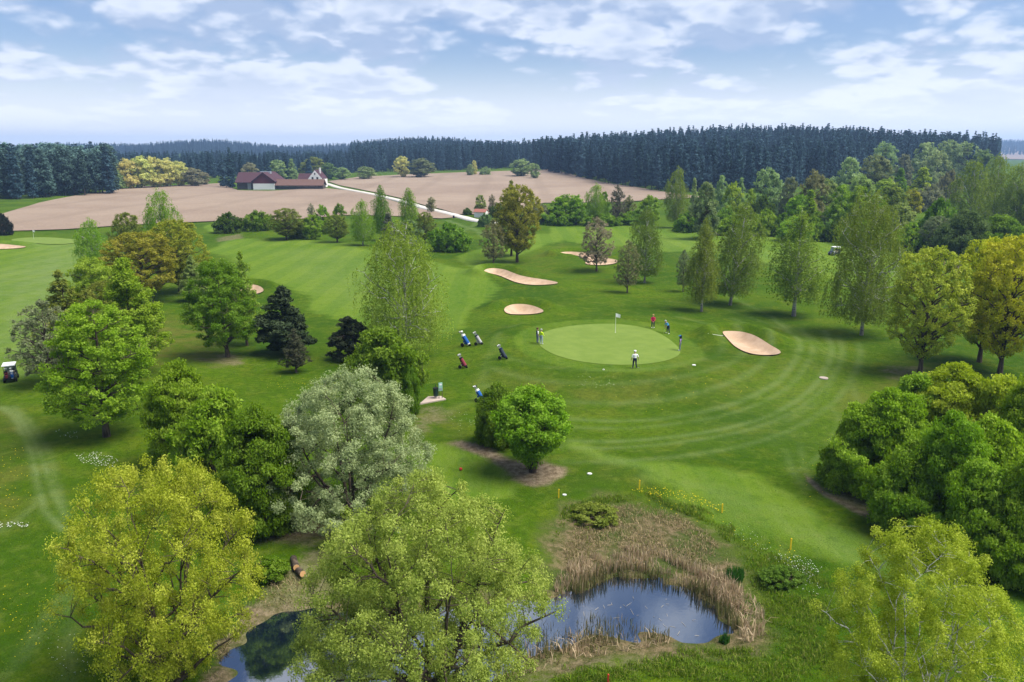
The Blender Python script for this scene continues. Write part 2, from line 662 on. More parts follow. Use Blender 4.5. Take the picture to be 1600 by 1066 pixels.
DRY = [(P(p), s, 3.0) for p, s in [
    ([(200, 480), (290, 500), (360, 520), (340, 570), (280, 560), (220, 590)], .7),
    ([(650, 640), (720, 640), (700, 680), (650, 680)], .4),
    ([(1300, 610), (1430, 570), (1520, 580), (1440, 600), (1330, 650)], .4),
    ([(0, 640), (40, 660), (54, 760), (0, 830)], .6),
    ([(760, 590), (900, 610), (1100, 600), (1000, 640), (800, 640)], .35),
    ([(880, 690), (900, 740), (870, 760), (1000, 760)], .3),
    ([(830, 400), (880, 380), (840, 440)], .3),
    ([(1000, 550), (1200, 560), (1250, 580), (1100, 640)], .25),
]]
BANK = P([(855, 835), (880, 800), (930, 785), (1000, 790), (1060, 805), (1120, 840), (1160, 880), (1170, 930), (1200, 980), (1190, 1020), (1120, 1020), (1060, 1020), (1000, 1030), (900, 1040), (830, 1050), (780, 1070), (700, 1100), (800, 1000), (850, 930), (850, 880)], -0.5)

# radii follow the rows of the picture, angles are dense over the view and coarse behind
dep = np.concatenate([np.radians(np.linspace(62, 40, 40)), np.radians(np.linspace(39.6, 14.05, 230)), np.radians(np.linspace(14, 4.03, 320)), np.radians(np.linspace(4, 1.6, 60)), np.radians(np.linspace(1.55, .2, 50))])
rad = np.concatenate([[0.05, 4.0, 8.0], CAM_H / np.tan(dep)])
rad = rad[rad < 6000]
ang = np.concatenate([np.linspace(-180, -56, 24)[:-1], np.linspace(-56, -36, 40)[:-1], np.linspace(-36, 36, 600), np.linspace(36, 56, 40)[1:], np.linspace(56, 180, 24)[1:]])
ang = np.radians(ang)[:-1]
nr, na = len(rad), len(ang)
RR, AA = np.meshgrid(rad, ang, indexing='ij')
GX, GY = (RR * np.sin(AA)).ravel(), (RR * np.cos(AA)).ravel()
GZ = H(GX, GY)
gxy = np.stack([GX, GY], -1)
jit = 0.5 * np.sin(GX * 1.7 + 2 * np.sin(GY * .9)) + 0.5 * np.sin(GY * 2.3 + GX * .7)


def soft(s, wd):
    return 1 - smoothstep(-wd, wd, s)


mow = np.zeros(len(GX))
for f in fair:
    mow = np.maximum(mow, soft(sdf(gxy, f) + .5 * jit + 1.6 * np.sin(GX * .31 + 1.1 * np.sin(GY * .19)), .9))
sgreen = sdf(gxy, GREEN)
mow = np.maximum(mow, 0.62 * soft(sgreen - 2.6 + .1 * jit, .35))
trk = np.zeros(len(GX))
for p, w_, s in TRACKS:
    lo, hi = p.min(0) - 4, p.max(0) + 4
    m_ = ((gxy > lo) & (gxy < hi)).all(1)
    if m_.any():
        dd = seg_dist(gxy[m_], p, False)
        w2 = w_ + np.hypot(*gxy[m_].T) * .0013
        trk[m_] = np.maximum(trk[m_], s * np.exp(-(dd / w2) ** 2))
for p, s, sw in [(P(q), a_, b_) for q, a_, b_ in [
        ([(0, 430), (60, 400), (128, 392), (150, 420), (110, 470), (60, 540), (0, 585)], .8, 8), ([(60, 385), (128, 378), (126, 410), (60, 420)], .55, 5),
        ([(430, 390), (540, 392), (600, 420), (560, 480), (480, 440)], .3, 6), ([(900, 700), (1040, 735), (1180, 780), (1340, 850), (1500, 920), (1480, 945), (1300, 870), (1120, 785), (960, 725)], .30, 1.6),
        ([(1180, 600), (1290, 560), (1330, 620), (1290, 700), (1200, 690), (1060, 700), (1100, 660)], .15, 4), ([(950, 375), (1040, 365), (1200, 390), (1300, 420), (1150, 420)], .18, 8)]]:
    trk = np.maximum(trk, s * soft(sdf(gxy, p) + sw * .4 * jit, sw))
dirt = np.zeros(len(GX))
for p, s, sw in DIRT:
    dirt = np.maximum(dirt, s * soft(sdf(gxy, p) + sw * .6 * jit, sw))
dry = np.zeros(len(GX))
for p, s, sw in DRY:
    dry = np.maximum(dry, s * soft(sdf(gxy, p) + jit, sw))
bank = soft(sdf(gxy, BANK) + .5 * jit, 1.2)
bank = np.maximum(bank, soft(np.abs(sdf(gxy, POND)) - .5 + .4 * jit, .5))
dist_f = np.hypot(GX, GY)
i0 = (np.arange(nr - 1)[:, None] * na + np.arange(na)[None]).ravel()
i1 = (np.arange(nr - 1)[:, None] * na + (np.arange(na)[None] + 1) % na).ravel()
quads = np.stack([i0, i0 + na, i1 + na, i1], -1)

gm, t, out = mat('turf')
p = t.new('ShaderNodeBsdfPrincipled')
co = t.new('ShaderNodeTexCoord').outputs['Object']
flat = t.vmath('MULTIPLY', co, (1, 1, 0))
n0 = t.noise(flat, 0.045, 3, .5, .3)
n1 = t.noise(flat, 0.30, 4, .6, .4)
n2 = t.noise(flat, 2.2, 4, .65)
n3 = t.noise(flat, 9.0, 3, .7)
n5 = t.noise(flat, .95, 6, .72, .6)
streak = t.noise(t.vmath('MULTIPLY', t.new('ShaderNodeTexCoord').outputs['Object'], (1.6, .35, 0)), 1.0, 5, .65, .5)
rough_c = t.mix(t.smooth(n0, .35, .65), (0.038, 0.090, 0.0025), (0.080, 0.142, 0.004))
rough_c = t.mix(t.math('MULTIPLY', t.smooth(n1, .46, .68), .55), rough_c, (0.115, 0.148, 0.008))
rough_c = t.mix(t.math('MULTIPLY', t.smooth(n2, .42, .72), .7), rough_c, (0.026, 0.064, 0.004))
fair_c = t.mix(t.smooth(n0, .3, .7), (0.100, 0.180, 0.010), (0.140, 0.216, 0.018))
fair_c = t.mix(t.math('MULTIPLY', t.smooth(streak, .40, .68), .5), fair_c, (0.155, 0.225, 0.042))
fair_c = t.mix(t.math('MULTIPLY', t.smooth(n2, .5, .8), .35), fair_c, (0.06, 0.125, 0.014))
wv = t.new('ShaderNodeTexWave', wave_type='BANDS', bands_direction='X', wave_profile='SIN')
t.put(wv.inputs['Vector'], t.vmath('MULTIPLY', flat, (1.0, .35, 0)))
wv.inputs['Scale'].default_value = 0.055
wv.inputs['Distortion'].default_value = 1.5
wv.inputs['Detail'].default_value = 1
fair_c = t.mix(t.math('MULTIPLY', t.smooth(wv.outputs[1], .4, .6), .30), fair_c, (0.055, 0.13, 0.012))
c = t.mix(t.attr('mow'), rough_c, fair_c)
c = t.mix(t.math('MULTIPLY', t.attr('dry'), t.smooth(n1, .3, .6)), c, (0.125, 0.118, 0.026))
bank_c = t.mix(t.smooth(n2, .38, .62), (0.085, 0.078, 0.03), (0.20, 0.15, 0.085))
bank_c = t.mix(t.math('MULTIPLY', t.smooth(n1, .45, .62), .8), bank_c, (0.05, 0.085, 0.015))
c = t.mix(t.math('MULTIPLY', t.smooth(n5, .50, .66), .34), c, (0.150, 0.190, 0.030))
c = t.mix(t.math('MULTIPLY', t.smooth(n5, .48, .34), .36), c, (0.024, 0.070, 0.004))
c = t.mix(t.attr('bank'), c, bank_c)
tr_ = t.math('MULTIPLY', t.math('MULTIPLY', t.attr('track'), t.lin(n2, .3, .7, .45, 1.0)), t.smooth(n1, .30, .60, .35, 1.0))
c = t.mix(tr_, c, (0.175, 0.235, 0.085))
dirt_c = t.mix(t.smooth(n2, .35, .65), (0.15, 0.108, 0.068), (0.30, 0.235, 0.16))
dm = t.math('MULTIPLY', t.attr('dirt'), t.smooth(t.math('ADD', n2, t.math('MULTIPLY', t.attr('dirt'), .5)), .42, .72))
c = t.mix(dm, c, dirt_c)
c = t.mix(t.lin(n3, .25, .75, .48, -.15), c, (0.016, 0.030, 0.004))
t.put(p.inputs['Base Color'], c)
p.inputs['Roughness'].default_value = 0.9
p.inputs['Specular IOR Level'].default_value = 0.03
bp = t.new('ShaderNodeBump')
bp.inputs['Strength'].default_value = 0.8
bp.inputs['Distance'].default_value = 0.15
t.put(bp.inputs['Height'], t.math('ADD', n3, t.math('MULTIPLY', n2, 1.0)))
t.l.new(bp.outputs[0], p.inputs['Normal'])
t.l.new(p.outputs[0], out.inputs[0])
ground = link('ground', np_mesh('ground', np.stack([GX, GY, GZ], -1), quads, np.full(len(quads), 4), [gm], attrs={'mow': mow, 'track': trk, 'dirt': dirt, 'dry': dry, 'bank': bank}, smooth=True))
tag(ground, kind='structure')


def sheet(name, poly, step, off, m, flatz=None, taper=0.0):
    """a sheet draped on the ground inside an outline"""
    seg = []
    n = len(poly)
    for i in range(n):
        a, b = poly[i], poly[(i + 1) % n]
        k = max(1, int(np.linalg.norm(b - a) / step))
        for j in range(k):
            seg.append(a + (b - a) * j / k)
    seg = np.array(seg)
    lo, hi = poly.min(0), poly.max(0)
    gx, gy = np.meshgrid(np.arange(lo[0], hi[0], step), np.arange(lo[1], hi[1], step))
    g = np.stack([gx.ravel(), gy.ravel()], -1)
    g = g + (np.random.default_rng(1).random(g.shape) - .5) * step * .3
    g = g[sdf(g, poly, 1e5) < -step * .35]
    pts = np.concatenate([seg, g])
    v, e, f, *_ = delaunay_2d_cdt([Vector(q) for q in pts], [], [list(range(len(seg)))], 1, 1e-5)
    v = np.array([tuple(q) for q in v])
    z = H(v[:, 0], v[:, 1]) + off if flatz is None else np.full(len(v), flatz)
    tri = np.array([list(q) for q in f if len(q) == 3])
    a, b, c_ = v[tri[:, 0]], v[tri[:, 1]], v[tri[:, 2]]
    flip = ((b[:, 0] - a[:, 0]) * (c_[:, 1] - a[:, 1]) - (b[:, 1] - a[:, 1]) * (c_[:, 0] - a[:, 0])) < 0
    tri[flip] = tri[flip][:, ::-1]
    o = link(name, np_mesh(name, np.column_stack([v, z]), tri, np.full(len(tri), 3), [m], smooth=True))
    return o


# sand
sm, t, out = mat('bunker_sand')
p = t.new('ShaderNodeBsdfPrincipled')
co = t.new('ShaderNodeTexCoord').outputs['Object']
a_ = t.noise(co, .9, 4)
b_ = t.noise(t.vmath('MULTIPLY', co, (1, 4, 1)), 4.0, 4, .6)
c = t.mix(t.smooth(a_, .3, .7), (0.39, 0.265, 0.165), (0.49, 0.35, 0.235))
c = t.mix(t.math('MULTIPLY', t.smooth(b_, .5, .75), .35), c, (0.36, 0.25, 0.15))
t.put(p.inputs['Base Color'], c)
p.inputs['Roughness'].default_value = .95
bp = t.new('ShaderNodeBump')
bp.inputs['Strength'].default_value = .6
bp.inputs['Distance'].default_value = .06
t.put(bp.inputs['Height'], b_)
t.l.new(bp.outputs[0], p.inputs['Normal'])
t.l.new(p.outputs[0], out.inputs[0])
for b, bz in zip(BUNKERS, BUNK_Z):
    far_b = np.linalg.norm(b.mean(0))
    tag(sheet('sand_bunker', b, max(.45, far_b / 200), .09 + far_b * 4e-4, sm), kind='structure')

# putting green
pm, t, out = mat('putting_turf')
p = t.new('ShaderNodeBsdfPrincipled')
co = t.new('ShaderNodeTexCoord').outputs['Object']
wv = t.new('ShaderNodeTexWave', wave_type='BANDS', bands_direction='DIAGONAL', wave_profile='SIN')
t.put(wv.inputs['Vector'], t.vmath('MULTIPLY', co, (1, .6, 0)))
wv.inputs['Scale'].default_value = .33
wv.inputs['Distortion'].default_value = 1.0
a_ = t.noise(co, .5, 4)
b_ = t.noise(co, 5, 4)
c = t.mix(t.smooth(a_, .3, .7), (0.112, 0.172, 0.021), (0.140, 0.200, 0.030))
c = t.mix(t.math('MULTIPLY', t.smooth(wv.outputs[1], .3, .7), .10), c, (0.090, 0.155, 0.020))
c = t.mix(t.math('MULTIPLY', t.smooth(b_, .45, .7), .2), c, (0.19, 0.24, 0.07))
t.put(p.inputs['Base Color'], c)
p.inputs['Roughness'].default_value = .8
p.inputs['Specular IOR Level'].default_value = .15
t.l.new(p.outputs[0], out.inputs[0])
tag(sheet('putting_green', GREEN, .8, .03, pm), kind='structure')
GREEN2 = rounded(P([(12, 377), (30, 372), (60, 370), (110, 372), (128, 377), (100, 382), (50, 382)]))
tag(sheet('putting_green', GREEN2, 3, .12, pm), kind='structure')

# ploughed fields
fm, t, out = mat('ploughed_soil')
p = t.new('ShaderNodeBsdfPrincipled')
co = t.new('ShaderNodeTexCoord').outputs['Object']
a_ = t.noise(co, .018, 3)
b_ = t.noise(t.vmath('MULTIPLY', co, (.25, 1.6, 0)), .25, 5, .65, .3)
c_ = t.noise(co, .9, 3, .7)
c = t.mix(t.smooth(a_, .3, .7), (0.200, 0.140, 0.097), (0.262, 0.195, 0.138))
c = t.mix(t.math('MULTIPLY', t.smooth(b_, .42, .68), .5), c, (0.185, 0.135, 0.092))
c = t.mix(t.math('MULTIPLY', t.smooth(c_, .5, .72), .4), c, (0.40, 0.31, 0.22))
tl = t.new('ShaderNodeTexWave', wave_type='BANDS', bands_direction='X')
t.put(tl.inputs['Vector'], t.vmath('MULTIPLY', co, (.35, 1.0, 0)))
tl.inputs['Scale'].default_value = .026
tl.inputs['Distortion'].default_value = .6
c = t.mix(t.math('MULTIPLY', t.smooth(tl.outputs[1], .86, .99), .35), c, (.17, .12, .08))
t.put(p.inputs['Base Color'], c)
p.inputs['Roughness'].default_value = 1
bp = t.new('ShaderNodeBump')
bp.inputs['Strength'].default_value = .5
bp.inputs['Distance'].default_value = .25
t.put(bp.inputs['Height'], t.math('ADD', b_, c_))
t.l.new(bp.outputs[0], p.inputs['Normal'])
t.l.new(p.outputs[0], out.inputs[0])
tag(sheet('ploughed_field', P(FIELD_L_PX), 12, .25, fm), kind='structure')
XR, YR, _z = hits(np.array(FIELD_R_PX)[:, 0], np.array(FIELD_R_PX)[:, 1])
tag(sheet('ploughed_field', np.column_stack([XR, YR]), 15, .3, fm), kind='structure')
tag(sheet('ploughed_field', P(FIELD_FAR_PX), 120, 1.5, fm), kind='structure')

# gravel road: a ribbon with a slightly cambered surface
rm = plain('pale_gravel', (0.50, 0.47, 0.42), .95, .1, 0, .12, .4)
rp = np.array(ROAD_PX, float)
X, Y, Z = hits(rp[:, 0], rp[:, 1])
cl = np.column_stack([X, Y])
tt = np.linspace(0, len(cl) - 1, 90)
cl = np.column_stack([np.interp(tt, np.arange(len(cl)), cl[:, k]) for k in (0, 1)])
tg = np.gradient(cl, axis=0)
tg /= np.linalg.norm(tg, axis=1)[:, None]
nm = np.column_stack([-tg[:, 1], tg[:, 0]])
off = np.array([-1.9, -1.7, -.7, .7, 1.7, 1.9])
hh = np.array([.0, .42, .5, .5, .42, .0])
V = (cl[:, None] + nm[:, None] * off[None, :, None]).reshape(-1, 2)
Zr = H(np.repeat(cl[:, 0], 6), np.repeat(cl[:, 1], 6)) + np.tile(hh, len(cl))
k = 6
q0 = (np.arange(len(cl) - 1)[:, None] * k + np.arange(k - 1)[None]).ravel()
tag(link('gravel_road', np_mesh('gravel_road', np.column_stack([V, Zr]), np.stack([q0, q0 + k, q0 + k + 1, q0 + 1], -1), np.full(len(q0), 4), [rm])), kind='structure')

# pond water
wm, t, out = mat('pond_water')
p = t.new('ShaderNodeBsdfPrincipled')
p.inputs['Base Color'].default_value = (0.006, 0.012, 0.022, 1)
p.inputs['Roughness'].default_value = .035
p.inputs['IOR'].default_value = 4.5
co = t.new('ShaderNodeTexCoord').outputs['Object']
bp = t.new('ShaderNodeBump')
bp.inputs['Strength'].default_value = .05
bp.inputs['Distance'].default_value = .02
t.put(bp.inputs['Height'], t.noise(co, 5, 3, .5))
t.l.new(bp.outputs[0], p.inputs['Normal'])
t.l.new(p.outputs[0], out.inputs[0])
tgp = np.roll(POND, -1, 0) - np.roll(POND, 1, 0)
tgp /= np.linalg.norm(tgp, axis=1)[:, None]
nrp = np.column_stack([tgp[:, 1], -tgp[:, 0]])
if inside((POND + nrp * .05), POND).mean() > .5:
    nrp = -nrp
wpoly = POND + nrp * 1.0
tag(sheet('pond_water', wpoly, 1.2, 0, wm, flatz=POND_Z - .12), kind='structure')

# ================================================================ TREES
class Geo:
    def __init__(self):
        self.v, self.f, self.s, self.n = [], [], [], 0

    def tube(self, pts, rs, k=5):
        pts = np.asarray(pts, float)
        rs = np.asarray(rs, float)
        t = np.gradient(pts, axis=0)
        t /= np.linalg.norm(t, axis=1)[:, None] + 1e-9
        ref = np.array([.31, .95, .05]) if abs(t[0, 2]) > .7 else np.array([0.02, .05, 1.0])
        u = np.cross(t, ref)
        u /= np.linalg.norm(u, axis=1)[:, None] + 1e-9
        w_ = np.cross(t, u)
        a = np.arange(k) * 2 * PI / k
        ring = pts[:, None] + rs[:, None, None] * (u[:, None] * np.cos(a)[None, :, None] + w_[:, None] * np.sin(a)[None, :, None])
        m = len(pts)
        i = (np.arange(m - 1)[:, None] * k + np.arange(k)[None])
        j = (np.arange(m - 1)[:, None] * k + (np.arange(k)[None] + 1) % k)
        q = np.stack([i, j, j + k, i + k], -1).reshape(-1, 4) + self.n
        self.v.append(ring.reshape(-1, 3))
        self.f.append(q.ravel())
        self.s.append(np.full(len(q), 4))
        self.n += m * k

    def mesh(self, name, m):
        return np_mesh(name, np.concatenate(self.v), np.concatenate(self.f), np.concatenate(self.s), [m], smooth=True)


PROF = {
    'round': lambda t: np.sqrt(np.clip(1 - (2 * t - 1) ** 2, 0, 1)) ** .85,
    'egg': lambda t: np.sqrt(np.clip(1 - (1.55 * t - .55) ** 2 * np.where(t > .355, 1, 1.9), 0, 1)) * np.where(t > .355, 1 - .15 * (t - .355), 1),
    'cone': lambda t: np.clip(1 - t, 0, 1) ** .72 * np.clip(t * 4 + .45, 0, 1),
    'dome': lambda t: np.sqrt(np.clip(1 - t ** 2.3, 0, 1)) * np.clip(.75 + t * 1.5, 0, 1),
    'vase': lambda t: np.sqrt(np.clip(1 - (1.75 * t - .75) ** 2 * np.where(t > .43, 1, 1), 0, 1)) * np.clip(.25 + 1.6 * t, 0, 1),
    'fir': lambda t: np.clip(1 - t, 0, 1) ** .62 * np.clip(.6 + t * 3, 0, 1),
    'birch': lambda t: np.clip(1 - t, 0, 1) ** .55 * np.clip(.55 + t * 1.8, 0, 1),
}


def leaf_quads(rng, c, nrm, size, tint, aspect=1.7):
    """rhombic leaves at c, facing nrm"""
    n = len(c)
    nrm = nrm / (np.linalg.norm(nrm, axis=1)[:, None] + 1e-9)
    r = rng.normal(size=(n, 3))
    a = np.cross(nrm, r)
    a /= np.linalg.norm(a, axis=1)[:, None] + 1e-9
    b = np.cross(nrm, a)
    sz = size * (0.65 + .7 * rng.random(n))[:, None]
    v = np.stack([c - a * sz * .5 * aspect, c + a * sz * .5 * aspect + b * sz * .25, c + b * sz - a * sz * .15], 1)
    return v.reshape(-1, 3), np.repeat(tint, 3)


def tree_meshes(name, seed, Ht, R, base, prof, nclump, cr, nleaf, ls, tr, nst=1, nlimb=10, flat=.7, shell=.42, lump=.22, weep=0.0,
                bark='bark', leafm='leaf', spread=.25, twig=.014, aspect=1.7, ctint=.5, up=.45, lean=0.0, fill=1.0):
    """trunk with limbs and twigs that reach every clump of leaves, and the crown of leaves itself"""
    rng = np.random.default_rng(seed)
    pr = PROF[prof]
    ph = rng.random((6, 3)) * 6.28

    def lumpy(az, t):
        s = 0
        for i in range(6):
            s = s + np.sin((i % 3 + 1) * az * 1.0 + ph[i, 0] + (2 + i * 1.3) * t * 3 + ph[i, 1]) / (1 + .35 * i)
        return 1 + lump * s / 2.2
    zb, zt = Ht * base, Ht
    # clump centres
    cs = []
    while len(cs) < nclump:
        t = rng.random()
        e = pr(np.array(t))
        if rng.random() > e ** 1.3 + .06:
            continue
        az = rng.random() * 6.283
        rr = rng.random() ** shell * e * R * lumpy(az, t)
        if rng.random() > fill and np.sin(3 * az + ph[0, 2] + 9 * t) > 0:
            continue
        rr = max(0, rr - cr * .5)
        cs.append((rr * math.cos(az), rr * math.sin(az), zb + (zt - zb) * t - cr * .2 * t))
    cs = np.array(cs)
    g = Geo()
    # stems
    sk, skr = [], []
    for s in range(nst):
        a = s * 6.283 / nst + rng.random()
        sp_ = 0 if nst == 1 else spread * R * (.5 + .7 * rng.random())
        topz = Ht * (.93 if nst == 1 else (.62 + .25 * rng.random()))
        m = 10
        tt = np.linspace(0, 1, m)
        wob = np.cumsum(rng.normal(size=(m, 2)) * .018 * Ht / m * 3, 0)
        b0 = 0 if nst == 1 else .035 * R
        x = np.cos(a) * (b0 + sp_ * 1.5 * tt ** .8) + wob[:, 0] * tt + lean * tt * Ht
        y = np.sin(a) * (b0 + sp_ * 1.5 * tt ** .8) + wob[:, 1] * tt
        z = topz * tt
        z[0] = -.25
        rs = tr * (1 - tt) ** .85 * (1.0 if nst == 1 else .62) + .012
        rs[0] *= 1.35
        pts = np.column_stack([x, y, z])
        g.tube(pts, rs, 7)
        f = np.linspace(0, m - 1, 40)
        sk.append(np.column_stack([np.interp(f, np.arange(m), pts[:, k]) for k in range(3)]))
        skr.append(np.interp(f, np.arange(m), rs))
    stem_pts, stem_r = np.concatenate(sk), np.concatenate(skr)
    # limbs towards a spread of clumps
    if len(cs):
        order = [int(rng.integers(len(cs)))]
        dmin = np.linalg.norm(cs - cs[order[0]], axis=1)
        for _ in range(min(nlimb, len(cs)) - 1):
            k = int(np.argmax(dmin))
            order.append(k)
            dmin = np.minimum(dmin, np.linalg.norm(cs - cs[k], axis=1))
        allp, allr = [stem_pts], [stem_r]
        for k in order:
            e = cs[k]
            rad_ = math.hypot(e[0], e[1])
            ok = (stem_pts[:, 2] < e[2] - up * rad_ * .8) & (stem_pts[:, 2] > min(zb * .55, e[2] - .2) * (1 if nst == 1 else .4))
            cand = np.where(ok)[0]
            if not len(cand):
                cand = np.arange(len(stem_pts))[:max(3, len(stem_pts) // 3)]
            dd = np.linalg.norm(stem_pts[cand] - e, axis=1) + .0 * cand
            j = cand[int(np.argmin(dd))]
            s0 = stem_pts[j]
            m = 8
            tt = np.linspace(0, 1, m)[:, None]
            mid = s0 * .45 + e * .55 + np.array([0, 0, .10 * np.linalg.norm(e - s0)])
            pts = (1 - tt) ** 2 * s0 + 2 * tt * (1 - tt) * mid + tt ** 2 * e + rng.normal(size=(m, 3)) * .03 * np.linalg.norm(e - s0) * (tt * (1 - tt) * 3)
            r0 = min(stem_r[j] * .6, tr * .42)
            rs = r0 * (1 - tt[:, 0]) ** .8 + twig
            g.tube(pts, rs, 5)
            f = np.linspace(0, m - 1, 16)
            allp.append(np.column_stack([np.interp(f, np.arange(m), pts[:, q]) for q in range(3)]))
            allr.append(np.interp(f, np.arange(m), rs))
        ap, ar = np.concatenate(allp), np.concatenate(allr)
        # twigs
        for k in range(len(cs)):
            e = cs[k]
            dd = np.linalg.norm(ap - e, axis=1) + np.maximum(0, ap[:, 2] - e[2] + .1) * 1.5
            j = int(np.argmin(dd))
            s0 = ap[j]
            L = np.linalg.norm(e - s0)
            if L < .15:
                continue
            tt = np.linspace(0, 1, 4)[:, None]
            mid = (s0 + e) / 2 + np.array([0, 0, .08 * L]) + rng.normal(size=3) * .06 * L
            pts = (1 - tt) ** 2 * s0 + 2 * tt * (1 - tt) * mid + tt ** 2 * e
            g.tube(pts, np.linspace(min(ar[j] * .7, twig * 2.2), twig * .5, 4), 3)
    # leaves
    per = rng.multinomial(nleaf, np.full(len(cs), 1 / len(cs)))
    idx = np.repeat(np.arange(len(cs)), per)
    n = len(idx)
    cl_t = .5 + ctint * (rng.random(len(cs)) - .5)
    tint = np.clip(cl_t[idx] + .45 * (rng.random(n) - .5), 0, 1)
    crs = cr * (.65 + .7 * rng.random(len(cs)))
    if weep > 0:
        # hanging strands: each leaf lies along a thread under its clump
        nth = 7
        th = rng.normal(size=(len(cs), nth, 2)) * cr * .75
        ln = weep * Ht * (.35 + .9 * rng.random((len(cs), nth)))
        ln = np.minimum(ln, (cs[:, 2] - Ht * max(.09, base * .55))[:, None])
        ln = np.maximum(ln, .2)
        ti = rng.integers(0, nth, n)
        u = rng.random(n)
        pos = cs[idx].copy()
        out_ = cs[idx, :2] / (np.linalg.norm(cs[idx, :2], axis=1)[:, None] + .3)
        pos[:, :2] += th[idx, ti] * np.clip(u * 2.2, 0, 1)[:, None] ** .6 + out_ * (cr * .7 * np.clip(u * 2, 0, 1) ** .7)[:, None]
        pos[:, 2] += .25 * cr - u ** 1.15 * ln[idx, ti]
        pos += rng.normal(size=(n, 3)) * ls * .45
        nrm = rng.normal(size=(n, 3)) + np.column_stack([out_ * .6, np.full(n, .25)])
    else:
        dirv = rng.normal(size=(n, 3))
        dirv /= np.linalg.norm(dirv, axis=1)[:, None]
        rr = rng.random(n) ** .55
        offv = dirv * rr[:, None] * crs[idx][:, None]
        offv[:, 2] *= flat
        pos = cs[idx] + offv
        oc = cs[idx] - np.array([0, 0, zb + (zt - zb) * .35])
        oc /= np.linalg.norm(oc, axis=1)[:, None] + 1e-6
        nrm = dirv * .5 + oc * .3 + np.array([0, 0, .45]) + rng.normal(size=(n, 3)) * .75
    pos[:, 2] = np.maximum(pos[:, 2], .05)
    v, ti_ = leaf_quads(rng, pos, nrm, ls, tint, aspect)
    cm = np_mesh(name + '_crown', v, np.arange(len(v)), np.full(n, 3), [M[leafm]], attrs={'tint': ti_})
    tm = g.mesh(name + '_trunk', M[bark])
    ext = np.percentile(np.hypot(pos[:, 0] - np.mean(pos[:, 0]), pos[:, 1] - np.mean(pos[:, 1])), 97.5)
    return dict(trunk=tm, crown=cm, H=float(np.percentile(pos[:, 2], 99.7)), R=float(ext))


VAR = {}


def variant(key, *a, **k):
    VAR[key] = tree_meshes(key, *a, **k)


#            seed  H    R   base prof    ncl  cr   nleaf  ls   tr
variant('willow', 11, 10.0, 6.6, .12, 'dome', 760, .46, 150000, .064, .30, nst=5, nlimb=46, flat=.95, shell=.42, lump=.13, spread=.34, ctint=.45, up=.7, twig=.016, aspect=1.8)
variant('golden', 12, 11.0, 5.6, .10, 'round', 700, .46, 120000, .062, .26, nst=4, nlimb=46, flat=.95, shell=.40, lump=.12, spread=.26, ctint=.6, up=.8, twig=.015, aspect=1.8)
variant('silver', 13, 10.0, 6.2, .06, 'dome', 560, .48, 100000, .085, .22, nst=5, nlimb=30, flat=.85, shell=.32, lump=.16, spread=.32, ctint=.4, up=.6)
variant('bigbirch', 14, 15.0, 5.6, .30, 'egg', 540, .50, 140000, .066, .17, nst=5, nlimb=46, flat=.9, shell=.40, lump=.16, spread=.20, ctint=.5, up=.9, bark='birchbark', twig=.012, aspect=1.5)
variant('maple_a', 21, 12.0, 4.2, .16, 'egg', 330, .54, 46000, .115, .24, nlimb=26, flat=.7, shell=.36, lump=.16, ctint=.45)
variant('maple_b', 22, 12.0, 4.3, .14, 'cone', 320, .54, 42000, .12, .22, nlimb=26, flat=.65, shell=.34, lump=.14, ctint=.45)
variant('maple_c', 23, 11.0, 4.6, .18, 'round', 300, .62, 32000, .15, .24, nlimb=24, flat=.7, shell=.34, lump=.2, ctint=.5)
variant('birch_a', 31, 13.0, 3.0, .20, 'birch', 220, .48, 28000, .10, .17, nlimb=30, weep=.24, bark='birchbark', up=1.2, lump=.2, shell=.45, ctint=.4, aspect=1.6, twig=.010)
variant('birch_b', 32, 13.0, 3.0, .22, 'birch', 180, .48, 19000, .105, .17, nlimb=26, weep=.20, bark='birchbark', up=1.2, lump=.26, shell=.42, ctint=.4, aspect=1.6, twig=.010, fill=.75)
variant('birch_c', 33, 13.0, 3.2, .14, 'egg', 250, .50, 30000, .105, .18, nlimb=28, weep=.16, bark='birchbark', up=1.1, lump=.2, shell=.40, ctint=.4, aspect=1.6, twig=.010)
variant('birch_wide', 34, 13.5, 4.8, .14, 'egg', 350, .58, 46000, .10, .18, nlimb=40, weep=.26, bark='birchbark', up=1.0, lump=.24, shell=.45, ctint=.4, aspect=1.6, twig=.011)
variant('sparse_a', 41, 10.0, 3.4, .16, 'egg', 330, .34, 9000, .14, .16, nlimb=40, flat=.9, shell=.5, lump=.15, twig=.022, bark='twig', up=.8)
variant('sparse_b', 42, 10.0, 3.2, .14, 'cone', 330, .32, 11000, .14, .16, nlimb=44, flat=.9, shell=.5, lump=.15, twig=.02, bark='twig', up=.8)
variant('airy_a', 43, 12.0, 3.8, .14, 'cone', 400, .42, 24000, .135, .20, nlimb=44, flat=.8, shell=.42, lump=.12, twig=.02, up=.6)
variant('airy_b', 44, 12.0, 4.6, .16, 'round', 440, .45, 28000, .14, .24, nlimb=44, flat=.8, shell=.40, lump=.14, twig=.022, up=.8)
variant('bush_a', 51, 5.0, 3.6, .03, 'dome', 270, .52, 34000, .135, .10, nst=6, nlimb=24, flat=.75, shell=.26, lump=.22, spread=.28, ctint=.5)
variant('bush_b', 52, 5.0, 3.4, .03, 'dome', 250, .54, 32000, .14, .10, nst=6, nlimb=22, flat=.7, shell=.26, lump=.28, spread=.28, ctint=.5)
variant('hedge_big', 53, 6.0, 3.7, .02, 'dome', 330, .66, 95000, .11, .12, nst=7, nlimb=30, flat=.42, shell=.22, lump=.36, spread=.28, ctint=.5)
